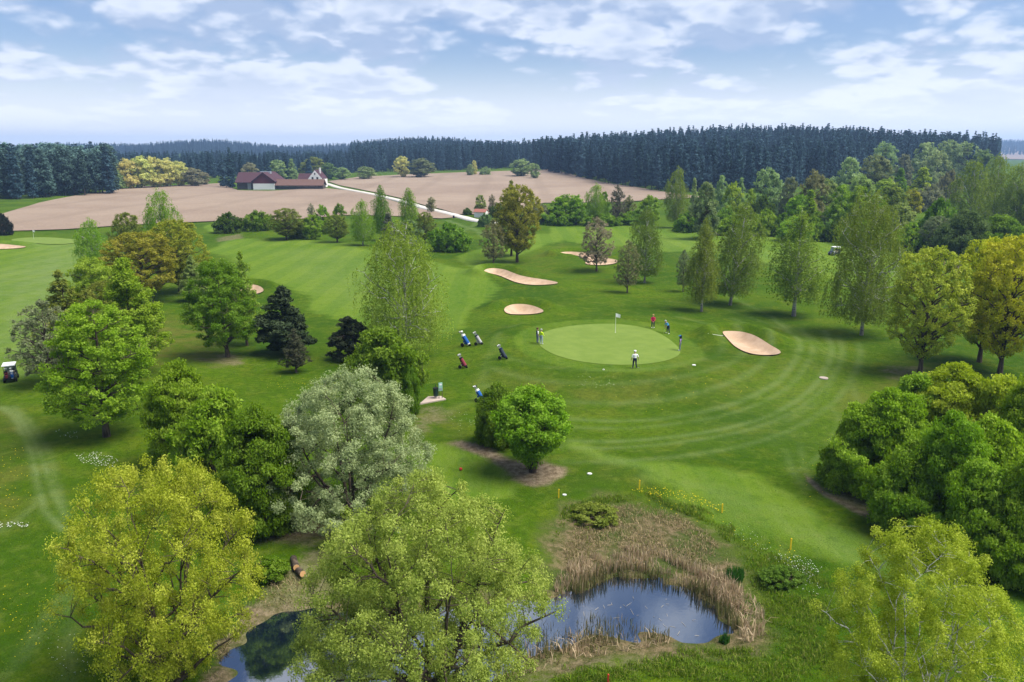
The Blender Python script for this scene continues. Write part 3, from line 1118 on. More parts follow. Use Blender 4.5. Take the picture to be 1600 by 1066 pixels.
variant('vase', 54, 5.5, 2.7, .12, 'vase', 240, .48, 40000, .105, .12, nst=13, nlimb=24, flat=.7, shell=.34, lump=.2, spread=.22, ctint=.5)
variant('pine_a', 61, 8.0, 3.0, .10, 'cone', 140, .5, 26000, .15, .17, nlimb=34, flat=.62, shell=.5, lump=.35, leafm='pine', aspect=3.2, ctint=.5, up=.1, fill=.6)
variant('pine_b', 62, 7.0, 3.0, .06, 'egg', 130, .48, 20000, .15, .15, nlimb=30, flat=.62, shell=.5, lump=.4, leafm='pine', aspect=3.2, ctint=.5, up=.1, fill=.55)
variant('far_a', 71, 12.0, 4.6, .05, 'egg', 130, .85, 9000, .32, .22, nlimb=10, flat=.75, shell=.34, lump=.22, ctint=.6, twig=.04)
variant('far_b', 72, 12.0, 4.8, .04, 'round', 130, .85, 9000, .32, .22, nlimb=10, flat=.75, shell=.34, lump=.26, ctint=.6, twig=.04)
variant('far_c', 73, 12.0, 3.8, .05, 'cone', 120, .8, 8000, .31, .2, nlimb=10, flat=.75, shell=.34, lump=.2, ctint=.6, twig=.04)
variant('far_bush', 74, 4.0, 4.0, .02, 'dome', 130, .62, 9000, .25, .1, nst=5, nlimb=10, flat=.75, shell=.25, lump=.25, ctint=.6, twig=.03)
variant('far_bare', 75, 10.0, 3.4, .10, 'egg', 260, .5, 4500, .24, .16, nlimb=40, flat=.9, shell=.5, lump=.15, twig=.05, bark='twig', up=.8)

C = dict(
    dark=(.082, .145, .008), mid=(.145, .265, .010), leafy=(.21, .36, .013), bright=(.225, .37, .014), lime=(.30, .42, .03),
    yellow=(.28, .38, .02), gold=(.36, .34, .015), olive=(.20, .255, .03), brown=(.235, .255, .10), grey=(.21, .245, .12), silver=(.36, .44, .20),
    pale=(.27, .37, .09), pine=(.04, .055, .024), pinegrey=(.09, .10, .05), birch=(.21, .29, .035), birchy=(.25, .35, .035), teal=(.17, .26, .085), tealpale=(.29, .40, .155),
    cream=(.62, .62, .21), rose=(.31, .29, .18), purple=(.17, .18, .12), willow=(.33, .44, .07), goldw=(.375, .44, .03),
)


def plant(v, name, bx, by, top, wpx, col, label, cat='tree', group=None, lean=0.0, rz=None, wob=0.0, dz=0.0):
    """stand a tree where the photograph shows its foot, as high and wide as it is there"""
    V = VAR[v]
    x, y, z = hit(bx, by)
    a, b, c_ = ray(bx, top)
    ztop = CAM_H + c_ / b * y
    h = max(.8, ztop - z)
    depth = y * CP - (z + h / 2 - CAM_H) * SP
    wid = wpx * depth / F
    sxy, sz = wid / 2 / V['R'], h / V['H']
    o = empty(name, (x, y, z - .03 + dz), 0)
    r = random.Random(bx * 31 + by)
    o.rotation_euler = (0, lean, r.random() * 6.28 if rz is None else rz)
    if lean:
        o.rotation_mode = 'ZXY' if False else 'XYZ'
        o.rotation_euler = (0, lean, 0)
    o.scale = (sxy, sxy, sz)
    tk = link('trunk', V['trunk'], o)
    if lean:
        tk.rotation_euler = (0, 0, r.random() * 6.28)
    cr = link('crown', V['crown'], o)
    cr.rotation_euler = tk.rotation_euler
    col = C[col] if isinstance(col, str) else col
    q = 1 + .10 * (r.random() - .5)
    cr.color = (min(1, col[0] * q), min(1, col[1] * (2 - q)), col[2], 1)
    tag(o, label, cat, group)
    return o


TREES = [
    # --- foreground
    ('golden', 'maple_tree', 270, 1082, 730, 292, 'goldw', 'large golden green round tree beside the left end of the pond', 'tree', {}),
    ('willow', 'willow_tree', 668, 1092, 750, 392, 'willow', 'big pale green spreading willow with several stems in front of the pond', 'tree', {}),
    ('silver', 'willow_tree', 552, 805, 584, 268, 'silver', 'silvery grey green willow between dark bushes and the pond', 'tree', {}),
    ('bigbirch', 'birch_tree', 1405, 1260, 828, 300, (.36, .46, .03), 'young lime green birch with white stems at the near right corner', 'tree', {}),
    # --- left rows
    ('maple_a', 'maple_tree', 167, 682, 474, 166, 'bright', 'yellow green maple with dark trunk, nearest of the row by the left fairway', 'tree', {}),
    ('sparse_a', 'alder_tree', 78, 602, 470, 98, 'grey', 'thinly leaved grey brown tree beside the parked golf cart', 'tree', {}),
    ('sparse_b', 'alder_tree', 108, 560, 424, 84, 'olive', 'thin olive tree behind the grey brown tree by the left fairway', 'tree', {}),
    ('maple_b', 'maple_tree', 212, 585, 406, 118, 'bright', 'bright yellow green maple just behind the nearest maple of the left row', 'tree', {}),
    ('maple_c', 'maple_tree', 152, 520, 404, 76, 'lime', 'lime green maple with its top beside the bright maple in the left row', 'tree', {}),
    ('airy_b', 'maple_tree', 178, 552, 440, 92, 'olive', 'half bare olive tree between the maples of the left row', 'tree', {}),
    ('birch_c', 'birch_tree', 148, 430, 344, 54, 'leafy', 'fresh green birch standing alone at the far end of the left fairway', 'tree', {}),
    ('airy_b', 'oak_tree', 206, 420, 333, 52, 'olive', 'olive tree right of the lone birch by the left fairway', 'tree', {}),
    ('birch_c', 'birch_tree', 257, 405, 299, 62, 'leafy', 'tall green birch rising behind the brown gold oaks on the left', 'tree', {}),
    ('airy_b', 'oak_tree', 226, 472, 364, 120, (.29, .30, .025), 'brown gold oak in front of the other oak on the left', 'tree', {}),
    ('airy_b', 'oak_tree', 282, 458, 344, 96, (.31, .32, .025), 'golden brown oak whose dark trunk stands in bare grass', 'tree', {}),
    ('airy_a', 'birch_tree', 304, 470, 400, 44, 'pale', 'small pale green tree half hidden by the dark green maple', 'tree', {}),
    ('maple_a', 'maple_tree', 356, 558, 407, 106, 'mid', 'dark green maple with a leaning trunk on the left rough', 'tree', {'lean': -.07}),
    ('sparse_b', 'larch_tree', 386, 540, 394, 56, 'birchy', 'thin light green larch behind the dark green leaning maple', 'tree', {}),
    ('pine_a', 'pine_tree', 446, 552, 450, 92, 'pine', 'dark bushy pine on the left side of the fairway', 'tree', {}),
    ('sparse_b', 'pine_tree', 463, 582, 514, 46, 'pinegrey', 'small grey green young conifer in front of the dark bushy pine', 'tree', {}),
    ('pine_b', 'pine_tree', 546, 562, 496, 76, 'pine', 'low dark pine just left of the weeping birch', 'tree', {}),
    ('birch_wide', 'birch_tree', 634, 560, 350, 142, 'birchy', 'large weeping birch with white limbs left of the green', 'tree', {}),
    ('bush_b', 'hazel_bush', 600, 636, 514, 136, 'mid', 'broad dark green hazel below the weeping birch', 'bush', {}),
    ('bush_a', 'hazel_bush', 640, 646, 568, 38, 'mid', 'narrow green hazel next to the bin and the slab', 'bush', {}),
    ('hedge_big', 'hazel_bush', 292, 725, 568, 136, 'leafy', 'green hazel at the far end of the dark left thicket', 'bush', {}),
    ('bush_b', 'hazel_bush', 345, 765, 612, 140, 'leafy', 'green hazel in the middle of the dark left thicket', 'bush', {}),
    ('hedge_big', 'hazel_bush', 412, 828, 640, 160, 'mid', 'dark green hazel at the near end of the left thicket', 'bush', {}),
    ('vase', 'hazel_bush', 832, 738, 607, 122, 'leafy', 'vase shaped green hazel with many stems standing in bare earth', 'bush', {}),
    ('bush_a', 'hazel_bush', 778, 694, 602, 78, 'mid', 'darker hazel right behind the vase shaped hazel', 'bush', {}),
    # --- right
    ('bush_a', 'hornbeam_bush', 1325, 762, 656, 88, 'leafy', 'low hornbeam at the left tip of the right thicket', 'bush', {}),
    ('hedge_big', 'hornbeam_bush', 1376, 772, 612, 165, (.25, .39, .014), 'leftmost tall hornbeam of the dense thicket right of the mown track', 'bush', {}),
    ('bush_b', 'hornbeam_bush', 1418, 716, 586, 110, 'leafy', 'hornbeam at the back left of the right thicket', 'bush', {}),
    ('hedge_big', 'hornbeam_bush', 1476, 720, 572, 170, (.31, .43, .014), 'bright topped hornbeam at the back of the right thicket', 'bush', {}),
    ('bush_a', 'hornbeam_bush', 1416, 828, 690, 120, 'leafy', 'low green hornbeam before the leftmost tall one of the right thicket', 'bush', {}),
    ('hedge_big', 'hornbeam_bush', 1470, 838, 650, 165, (.20, .34, .012), 'tall deep green hornbeam in the middle front of the right thicket', 'bush', {}),
    ('bush_b', 'hornbeam_bush', 1540, 740, 590, 130, (.34, .43, .015), 'yellowish hornbeam between two tall ones of the right thicket', 'bush', {}),
    ('hedge_big', 'hornbeam_bush', 1600, 770, 582, 165, (.28, .41, .013), 'tall hornbeam behind at the edge of the right thicket', 'bush', {}),
    ('bush_a', 'hornbeam_bush', 1530, 820, 655, 140, (.27, .40, .013), 'yellow green hornbeam in the heart of the right thicket', 'bush', {}),
    ('bush_b', 'hornbeam_bush', 1520, 876, 724, 120, 'leafy', 'low hornbeam along the front of the right thicket', 'bush', {}),
    ('hedge_big', 'hornbeam_bush', 1606, 900, 705, 170, (.19, .33, .011), 'nearest deep green hornbeam of the right thicket', 'bush', {}),
    ('bush_a', 'hornbeam_bush', 1575, 905, 770, 100, 'leafy', 'low hornbeam at the foot of the nearest one in the right thicket', 'bush', {}),
    ('airy_b', 'maple_tree', 1437, 584, 388, 124, (.36, .42, .035), 'airy yellow green maple just behind the right thicket', 'tree', {}),
    ('airy_b', 'maple_tree', 1530, 566, 374, 120, (.44, .49, .018), 'golden yellow maple with dark trunk near the white cart', 'tree', {}),
    ('airy_b', 'maple_tree', 1562, 584, 370, 130, (.44, .50, .018), 'gold green maple nearest the right thicket', 'tree', {}),
    ('birch_wide', 'birch_tree', 1346, 524, 304, 132, (.19, .28, .035), 'largest birch right of the green with a thick dark base', 'tree', {}),
    ('birch_b', 'birch_tree', 1240, 494, 332, 92, 'birch', 'thin crowned birch with bare white top right of the green', 'tree', {}),
    ('birch_c', 'birch_tree', 1141, 477, 320, 84, (.18, .28, .035), 'leaning birch with full crown behind the right bunker', 'tree', {'lean': .10}),
    ('birch_a', 'birch_tree', 1096, 487, 345, 54, 'birch', 'slim narrow birch left of the leaning birch', 'tree', {}),
    ('sparse_a', 'alder_tree', 1067, 456, 391, 26, 'grey', 'tiny thin young tree left of the slim narrow birch', 'tree', {}),
    ('birch_c', 'birch_tree', 1007, 442, 328, 56, (.15, .24, .028), 'dense birch behind the green near the small brown alder', 'tree', {}),
    ('sparse_a', 'alder_tree', 980, 458, 376, 42, 'brown', 'small brown alder in front of the dense birch', 'tree', {}),
    ('sparse_a', 'alder_tree', 932, 424, 340, 54, 'rose', 'nearly bare tree standing in front of the farthest bunker', 'tree', {}),
    ('airy_b', 'oak_tree', 808, 410, 290, 78, (.28, .30, .03), 'tall brown gold tree with a stout trunk behind the bunkers', 'tree', {}),
    ('airy_a', 'oak_tree', 799, 400, 284, 46, 'olive', 'green tipped tree directly behind the tall brown gold tree', 'tree', {}),
    ('sparse_a', 'alder_tree', 771, 414, 344, 42, 'brown', 'bare slim tree left of the tall brown gold tree', 'tree', {}),
    # --- hedge row across the middle, left part
    ('far_bush', 'hedge_bush', 358, 364, 333, 44, 'dark', 'low dark bush at the left end of the hedge below the field', 'bush', {}),
    ('far_bush', 'hedge_bush', 403, 360, 330, 54, 'mid', 'wide rounded dark bush second along the hedge below the field', 'bush', {}),
    ('airy_b', 'cherry_tree', 448, 375, 326, 54, 'olive', 'olive gold tree on a clear trunk beside the hedge bushes', 'tree', {}),
    ('far_a', 'maple_tree', 489, 374, 336, 30, 'leafy', 'small green tree right of the olive gold tree', 'tree', {}),
    ('far_b', 'maple_tree', 505, 366, 321, 24, 'bright', 'small bright round tree below the white farmhouse', 'tree', {}),
    ('far_b', 'maple_tree', 532, 366, 319, 24, 'mid', 'small dark round tree next to the bright round one', 'tree', {}),
    ('far_bush', 'hedge_bush', 465, 372, 345, 34, 'dark', 'dark bush under the olive gold tree', 'bush', {}),
    ('airy_b', 'cherry_tree', 527, 379, 336, 42, 'olive', 'wide olive tree in front of the two round trees', 'tree', {}),
    ('birch_c', 'birch_tree', 567, 384, 314, 40, 'leafy', 'egg shaped fresh green birch at the fairway edge', 'tree', {}),
    ('far_bare', 'alder_tree', 488, 360, 318, 16, 'rose', 'little bare rosy tree at the field edge', 'tree', {}),
    ('birch_a', 'birch_tree', 597, 376, 291, 34, 'mid', 'tall slender birch behind the egg shaped birch', 'tree', {}),
    ('far_c', 'spruce_tree', 608, 385, 334, 30, 'purple', 'dark purplish tree under the tall slender birch', 'tree', {}),
    ('birch_a', 'birch_tree', 640, 366, 295, 36, 'leafy', 'tall birch against the pale road', 'tree', {}),
    ('airy_b', 'maple_tree', 664, 380, 332, 34, 'olive', 'dull olive tree right of the birch by the road', 'tree', {}),
    ('far_a', 'maple_tree', 640, 384, 344, 44, 'teal', 'grey green tree behind the weeping birch top', 'tree', {}),
    ('far_bush', 'hazel_bush', 702, 392, 350, 64, 'mid', 'large rounded dark bush beside the road bend', 'bush', {}),
    ('far_bare', 'alder_tree', 674, 332, 308, 18, 'brown', 'tiny bare tree standing along the pale road', 'tree', {}),
    ('far_bush', 'hedge_bush', 730, 336, 325, 14, 'dark', 'small bush between the road and the white hut', 'bush', {}),
    ('far_a', 'birch_tree', 751, 334, 305, 20, 'pale', 'pale green tree behind the white hut', 'tree', {}),
    ('far_bush', 'hedge_bush', 758, 354, 334, 26, 'teal', 'grey green bush in front of the white hut', 'bush', {}),
    ('far_bare', 'alder_tree', 769, 335, 304, 14, 'rose', 'bare brown tree right of the hut', 'tree', {}),
    ('far_bush', 'hedge_bush', 778, 340, 318, 28, 'dark', 'dark bush behind the white hut', 'bush', {}),
    # --- hedge row, middle right part
    ('far_bush', 'hedge_bush', 846, 350, 320, 40, 'grey', 'greyish bush right of the tall brown gold tree', 'bush', {}),
    ('far_c', 'maple_tree', 830, 342, 300, 22, 'tealpale', 'pale grey tree behind the greyish bush', 'tree', {}),
    ('far_b', 'maple_tree', 884, 350, 305, 50, 'bright', 'bright green round tree in the far hedge', 'tree', {}),
    ('far_b', 'maple_tree', 900, 352, 306, 30, 'leafy', 'deeper green tree touching the bright round tree', 'tree', {}),
    ('birch_c', 'birch_tree', 930, 350, 289, 40, 'leafy', 'tall soft green birch above the far hedge', 'tree', {}),
    ('far_a', 'maple_tree', 944, 340, 300, 18, 'mid', 'dark green tree close behind the soft green birch', 'tree', {}),
    ('far_bare', 'alder_tree', 964, 350, 290, 26, 'purple', 'tall bare brownish tree in the far hedge', 'tree', {}),
    ('far_bare', 'alder_tree', 982, 346, 306, 24, 'brown', 'lower bare brown tree right of the tall bare one', 'tree', {}),
    ('far_bush', 'hedge_bush', 872, 352, 330, 50, 'mid', 'dark undergrowth bush below the bright round tree', 'bush', {}),
    ('far_bush', 'hedge_bush', 940, 352, 334, 60, 'mid', 'low bush below the soft green birch', 'bush', {}),
    ('far_bush', 'hedge_bush', 990, 350, 330, 56, 'mid', 'low bush below the bare brown trees', 'bush', {}),
    ('far_b', 'maple_tree', 1015, 350, 306, 36, 'leafy', 'green tree between bare trees and white trunked birch', 'tree', {}),
    ('birch_c', 'birch_tree', 1055, 356, 264, 42, 'birch', 'tall birch with white trunk at the far hedge corner', 'tree', {}),
    ('far_a', 'maple_tree', 1100, 366, 286, 46, 'teal', 'broad grey green tree right of the white trunked birch', 'tree', {}),
    ('far_c', 'maple_tree', 1082, 350, 280, 18, 'tealpale', 'pale tree behind the broad grey green tree', 'tree', {}),
    ('far_a', 'maple_tree', 1125, 340, 275, 24, 'tealpale', 'pale egg shaped tree before the dark spruce wood', 'tree', {}),
    ('far_b', 'maple_tree', 1142, 352, 286, 32, 'lime', 'lime green dome shaped tree in the far hedge', 'tree', {}),
    ('far_c', 'maple_tree', 1155, 340, 279, 20, 'tealpale', 'pale pointed tree behind the lime green dome', 'tree', {}),
    ('far_a', 'maple_tree', 1170, 355, 296, 22, 'bright', 'bright pointed tree left of the big round grey tree', 'tree', {}),
    ('far_b', 'willow_tree', 1196, 345, 265, 46, 'tealpale', 'big round grey green willow before the spruce wood', 'tree', {}),
    ('far_a', 'maple_tree', 1230, 350, 278, 34, 'grey', 'brownish tree right of the big round willow', 'tree', {}),
    ('far_b', 'oak_tree', 1268, 352, 268, 42, 'brown', 'wide brown oak before the spruce wood', 'tree', {}),
    ('far_c', 'maple_tree', 1262, 370, 298, 36, 'bright', 'bright yellow green tree in front of the brown oak', 'tree', {}),
    ('far_bush', 'hedge_bush', 1135, 362, 326, 50, 'mid', 'green bush below the lime green dome', 'bush', {}),
    ('far_bush', 'hedge_bush', 1190, 356, 308, 40, 'dark', 'dark rounded bush below the big round willow', 'bush', {}),
    ('far_bush', 'hedge_bush', 1195, 368, 328, 44, 'leafy', 'green bush behind the leaning birch crown', 'bush', {}),
    ('far_bush', 'hedge_bush', 1222, 370, 334, 36, 'mid', 'low bush at the fairway edge before the brownish tree', 'bush', {}),
    ('far_bush', 'hedge_bush', 1268, 376, 340, 40, 'mid', 'dark bush at the fairway edge below the bright tree', 'bush', {}),
    ('far_a', 'maple_tree', 1310, 372, 290, 44, 'leafy', 'green leaning outlined tree above the first white cart', 'tree', {}),
    ('far_a', 'maple_tree', 1338, 376, 292, 44, 'bright', 'bright green tree right of the green one above the cart', 'tree', {}),
    ('far_bush', 'hedge_bush', 1300, 378, 350, 40, 'dark', 'dark bush beside the first white cart', 'bush', {}),
    ('far_a', 'birch_tree', 1322, 320, 247, 46, 'tealpale', 'tall grey green birch before the right wood', 'tree', {}),
    ('far_b', 'oak_tree', 1364, 318, 244, 50, 'brown', 'round brown oak before the right wood', 'tree', {}),
    ('far_b', 'maple_tree', 1378, 290, 224, 42, 'tealpale', 'round pale tree at the edge of the right wood', 'tree', {}),
    ('far_a', 'maple_tree', 1409, 296, 242, 28, 'grey', 'dull grey tree at the edge of the right wood', 'tree', {}),
    ('far_a', 'maple_tree', 1440, 292, 224, 48, 'tealpale', 'broad two headed pale tree at the edge of the right wood', 'tree', {}),
    ('far_c', 'maple_tree', 1402, 322, 264, 30, 'mid', 'pointed mid green tree below the dull grey tree', 'tree', {}),
    ('far_c', 'maple_tree', 1436, 326, 263, 44, 'lime', 'yellow green cone shaped tree right of the pointed green tree', 'tree', {}),
    ('far_b', 'maple_tree', 1380, 330, 280, 42, 'yellow', 'yellow green tree left of the pointed green tree', 'tree', {}),
    ('far_b', 'maple_tree', 1422, 345, 297, 30, 'gold', 'small golden tree below the yellow green cone', 'tree', {}),
    ('far_b', 'maple_tree', 1478, 286, 221, 44, 'tealpale', 'pale tree at the end of the right wood', 'tree', {}),
    ('far_b', 'maple_tree', 1506, 282, 224, 44, 'tealpale', 'last pale tree where the right wood ends', 'tree', {}),
    ('far_bush', 'hedge_bush', 1480, 316, 268, 40, 'brown', 'brownish thicket beyond the right birches', 'bush', {}),
    ('birch_c', 'birch_tree', 1512, 366, 252, 66, 'birch', 'broad green birch left in the pair above the second cart', 'tree', {}),
    ('birch_c', 'birch_tree', 1548, 356, 244, 56, 'birch', 'tall birch behind the pair above the second cart', 'tree', {}),
    ('birch_c', 'birch_tree', 1584, 368, 258, 70, 'birch', 'broad green birch right in the pair above the second cart', 'tree', {}),
    ('far_b', 'oak_tree', 1594, 370, 296, 36, 'olive', 'olive tree at the edge before the right birches', 'tree', {}),
    ('far_bush', 'hazel_bush', 1462, 390, 312, 60, 'mid', 'dark green bush below the yellow green cone', 'bush', {}),
    ('bush_a', 'hazel_bush', 1502, 404, 330, 80, (.11, .17, .04), 'broad grey green bush behind the second cart', 'bush', {}),
    ('bush_b', 'hazel_bush', 1560, 404, 338, 84, 'mid', 'broad green bush behind the golden maples', 'bush', {}),
    ('airy_b', 'hazel_bush', 1462, 396, 338, 50, 'grey', 'thin grey green bush next to the standing golfer', 'bush', {}),
    ('far_bush', 'hazel_bush', 1420, 392, 350, 56, 'leafy', 'green bush behind the largest birch', 'bush', {}),
    ('far_b', 'maple_tree', 1405, 372, 318, 40, 'pale', 'pale grey tree behind the largest birch', 'tree', {}),
    ('far_a', 'maple_tree', 1365, 378, 308, 38, 'leafy', 'green tree hidden behind the largest birch', 'tree', {}),
    ('far_b', 'maple_tree', 1245, 366, 306, 44, 'leafy', 'round green tree between the big willow and the bright yellow green tree', 'tree', {}),
    ('far_a', 'maple_tree', 1218, 340, 288, 40, 'tealpale', 'pale tree just behind the brownish tree', 'tree', {}),
    ('far_b', 'maple_tree', 1288, 350, 282, 40, 'pale', 'pale grey tree between the brown oak and the birch', 'tree', {}),
    ('far_bush', 'hedge_bush', 1150, 366, 336, 60, 'leafy', 'green bush filling the hedge behind the slim narrow birch', 'bush', {}),
    ('far_bush', 'hedge_bush', 1080, 362, 330, 60, 'mid', 'green bush beside the white trunked birch', 'bush', {}),
    ('far_bush', 'hedge_bush', 1245, 376, 338, 60, 'leafy', 'wide green bush under the round green tree', 'bush', {}),
    ('far_bush', 'hedge_bush', 1345, 384, 344, 70, 'leafy', 'wide green bush behind the first white cart', 'bush', {}),
    ('far_b', 'maple_tree', 1340, 340, 276, 48, 'pale', 'pale round tree below the tall grey green birch', 'tree', {}),
    ('far_b', 'oak_tree', 1390, 350, 288, 44, 'olive', 'olive tree behind the small golden tree', 'tree', {}),
    ('far_bush', 'hedge_bush', 1452, 330, 290, 50, 'grey', 'greyish thicket below the broad pale trees', 'bush', {}),
    ('far_b', 'maple_tree', 1460, 300, 236, 40, 'tealpale', 'pale tree between the two headed tree and the wood end', 'tree', {}),
    ('far_b', 'maple_tree', 1530, 300, 236, 44, 'teal', 'grey green tree beyond the end of the right wood', 'tree', {}),
    ('far_bush', 'hedge_bush', 858, 350, 326, 60, 'leafy', 'green bush left of the bright green round tree', 'bush', {}),
    # --- around the farm and the far left
    ('far_bush', 'thorn_bush', 6, 368, 334, 26, (.03, .035, .025), 'round dark bush at the left end of the brown field', 'bush', {}),
    ('far_b', 'oak_tree', 392, 292, 255, 30, 'rose', 'bare brown tree right behind the barn roof', 'tree', {}),
    ('far_b', 'maple_tree', 433, 286, 251, 32, 'tealpale', 'pale green tree behind the long shed', 'tree', {}),
    ('far_c', 'maple_tree', 457, 284, 249, 20, 'tealpale', 'narrow pale tree behind the long shed', 'tree', {}),
    ('far_b', 'oak_tree', 492, 280, 246, 42, (.22, .25, .06), 'broad olive tree behind the white farmhouse', 'tree', {}),
    ('far_b', 'maple_tree', 514, 280, 255, 26, 'teal', 'grey tree right of the broad olive tree', 'tree', {}),
    ('far_b', 'maple_tree', 535, 281, 262, 26, 'tealpale', 'low pale tree right of the farmhouse', 'tree', {}),
    ('far_b', 'maple_tree', 572, 280, 261, 30, 'tealpale', 'pale round tree at the far field edge', 'tree', {}),
    ('far_b', 'oak_tree', 628, 277, 245, 26, 'cream', 'creamy tree beside the grey oak at the far field edge', 'tree', {}),
    ('far_b', 'oak_tree', 658, 277, 248, 42, 'grey', 'wide grey oak at the far field edge', 'tree', {}),
    ('far_a', 'maple_tree', 735, 274, 257, 14, 'tealpale', 'small pale tree alone at the far field edge', 'tree', {}),
    ('far_a', 'maple_tree', 741, 273, 251, 10, 'cream', 'slim creamy tree beside the small pale tree', 'tree', {}),
    ('far_bush', 'hedge_bush', 759, 273, 261, 18, 'tealpale', 'low pale bush at the far field edge', 'bush', {}),
    ('far_b', 'maple_tree', 814, 272, 249, 36, 'tealpale', 'round green tree left of the spruce wood corner', 'tree', {}),
    ('far_b', 'maple_tree', 836, 272, 256, 18, 'tealpale', 'small round tree touching the spruce wood corner', 'tree', {}),
    ('far_c', 'maple_tree', 182, 296, 256, 26, 'tealpale', 'green grey tree at the corner of the left wood', 'tree', {}),
    ('far_b', 'poplar_tree', 202, 295, 249, 38, 'cream', 'first creamy yellow tree beyond the brown field', 'tree', {'group': 'creamy trees beyond the brown field'}),
    ('far_b', 'poplar_tree', 222, 294, 245, 40, 'cream', 'second creamy yellow tree from the left wood', 'tree', {'group': 'creamy trees beyond the brown field'}),
    ('far_b', 'poplar_tree', 243, 293, 246, 40, 'cream', 'middle creamy yellow tree beyond the brown field', 'tree', {'group': 'creamy trees beyond the brown field'}),
    ('far_b', 'poplar_tree', 262, 292, 248, 36, 'cream', 'creamy yellow tree next to the last one of its row', 'tree', {'group': 'creamy trees beyond the brown field'}),
    ('far_b', 'poplar_tree', 280, 291, 253, 34, 'cream', 'last creamy yellow tree, next to the rosy trees', 'tree', {'group': 'creamy trees beyond the brown field'}),
    ('far_b', 'oak_tree', 304, 291, 263, 34, 'rose', 'rosy budding tree right of the creamy row', 'tree', {}),
    ('far_b', 'oak_tree', 320, 289, 269, 18, 'rose', 'lower rosy budding tree at the end of the row', 'tree', {}),
]
for v, nm_, bx, by, top, wd, col, lab, cat, kw in TREES:
    plant(v, nm_, bx, by, top, wd, col, lab, cat, **kw)

# ---------------------------------------------------------------- conifer woods


def merged(name, V, lm='larch'):
    """trunk and crown of a far tree as one small mesh"""
    vs, ls, ss, mi, ti, n = [], [], [], [], [], 0
    for k, me in enumerate((V['crown'], V['trunk'])):
        a = np.zeros(len(me.vertices) * 3, np.float32)
        me.vertices.foreach_get('co', a)
        b = np.zeros(len(me.loops), np.int32)
        me.loops.foreach_get('vertex_index', b)
        c = np.zeros(len(me.polygons), np.int32)
        me.polygons.foreach_get('loop_total', c)
        t_ = np.full(len(me.vertices), .5, np.float32)
        if k == 0:
            me.attributes['tint'].data.foreach_get('value', t_)
        vs.append(a.reshape(-1, 3))
        ls.append(b + n)
        ss.append(c)
        mi.append(np.full(len(c), k))
        ti.append(t_)
        n += len(me.vertices)
    return np_mesh(name, np.concatenate(vs), np.concatenate(ls), np.concatenate(ss), [M[lm], M['bark']], midx=np.concatenate(mi), attrs={'tint': np.concatenate(ti)})


variant('larch_a', 90, 25.0, 4.6, .10, 'egg', 130, 1.25, 5200, .55, .28, nlimb=14, flat=.8, shell=.36, lump=.25, ctint=.6, twig=.05, leafm='larch')
variant('larch_b', 91, 24.0, 4.2, .16, 'cone', 120, 1.15, 4800, .55, .28, nlimb=14, flat=.8, shell=.36, lump=.25, ctint=.6, twig=.05, leafm='larch')
variant('spruce_a', 92, 26.0, 3.3, .06, 'fir', 120, .95, 4200, .50, .26, nlimb=10, flat=.5, shell=.36, lump=.16, ctint=.7, twig=.05, leafm='needle', up=-.2)
variant('spruce_b', 93, 25.0, 3.0, .16, 'fir', 110, .90, 3800, .50, .26, nlimb=10, flat=.5, shell=.36, lump=.2, ctint=.7, twig=.05, leafm='needle', up=-.2)
variant('spruce_c', 94, 27.0, 3.6, .04, 'fir', 130, 1.0, 4400, .52, .26, nlimb=10, flat=.5, shell=.36, lump=.18, ctint=.7, twig=.05, leafm='needle', up=-.2)
variant('spruce_d', 95, 24.0, 3.4, .12, 'fir', 110, 1.0, 3800, .52, .26, nlimb=10, flat=.55, shell=.36, lump=.24, ctint=.7, twig=.05, leafm='needle', up=-.2)
SPR = [merged('spruce', VAR['spruce_' + q], 'needle') for q in 'abcd']
LAR = [merged('larch', VAR['larch_a']), merged('larch', VAR['larch_b']), merged('larch', VAR['larch_a'])]


def rng_px(x, y):
    return x / y * F / CP + 800          # picture column of a far point


def wood(px0, px1, edge, depth, step, seed, clear=()):
    """jittered grid of trunks in the far ground between an edge line and a depth behind it"""
    rng = np.random.default_rng(seed)
    e = np.array(edge, float)
    y0, y1 = e[:, 1].min(), e[:, 1].max() + depth
    xs0 = min((px0 - 800) / F * CP * y0, (px0 - 800) / F * CP * y1)
    xs1 = max((px1 - 800) / F * CP * y0, (px1 - 800) / F * CP * y1)
    gx, gy = np.meshgrid(np.arange(xs0, xs1, step), np.arange(y0, y1, step))
    gx, gy = gx.ravel(), gy.ravel()
    gx = gx + (rng.random(len(gx)) - .5) * step * .85
    gy = gy + (rng.random(len(gy)) - .5) * step * .85
    px = rng_px(gx, gy)
    ed = np.interp(px, e[:, 0], e[:, 1])
    m = (px > px0) & (px < px1) & (gy > ed) & (gy < ed + depth)
    gx, gy, ed = gx[m], gy[m], ed[m]
    return gx, gy, gy - ed


COUNT = {'n': 0}


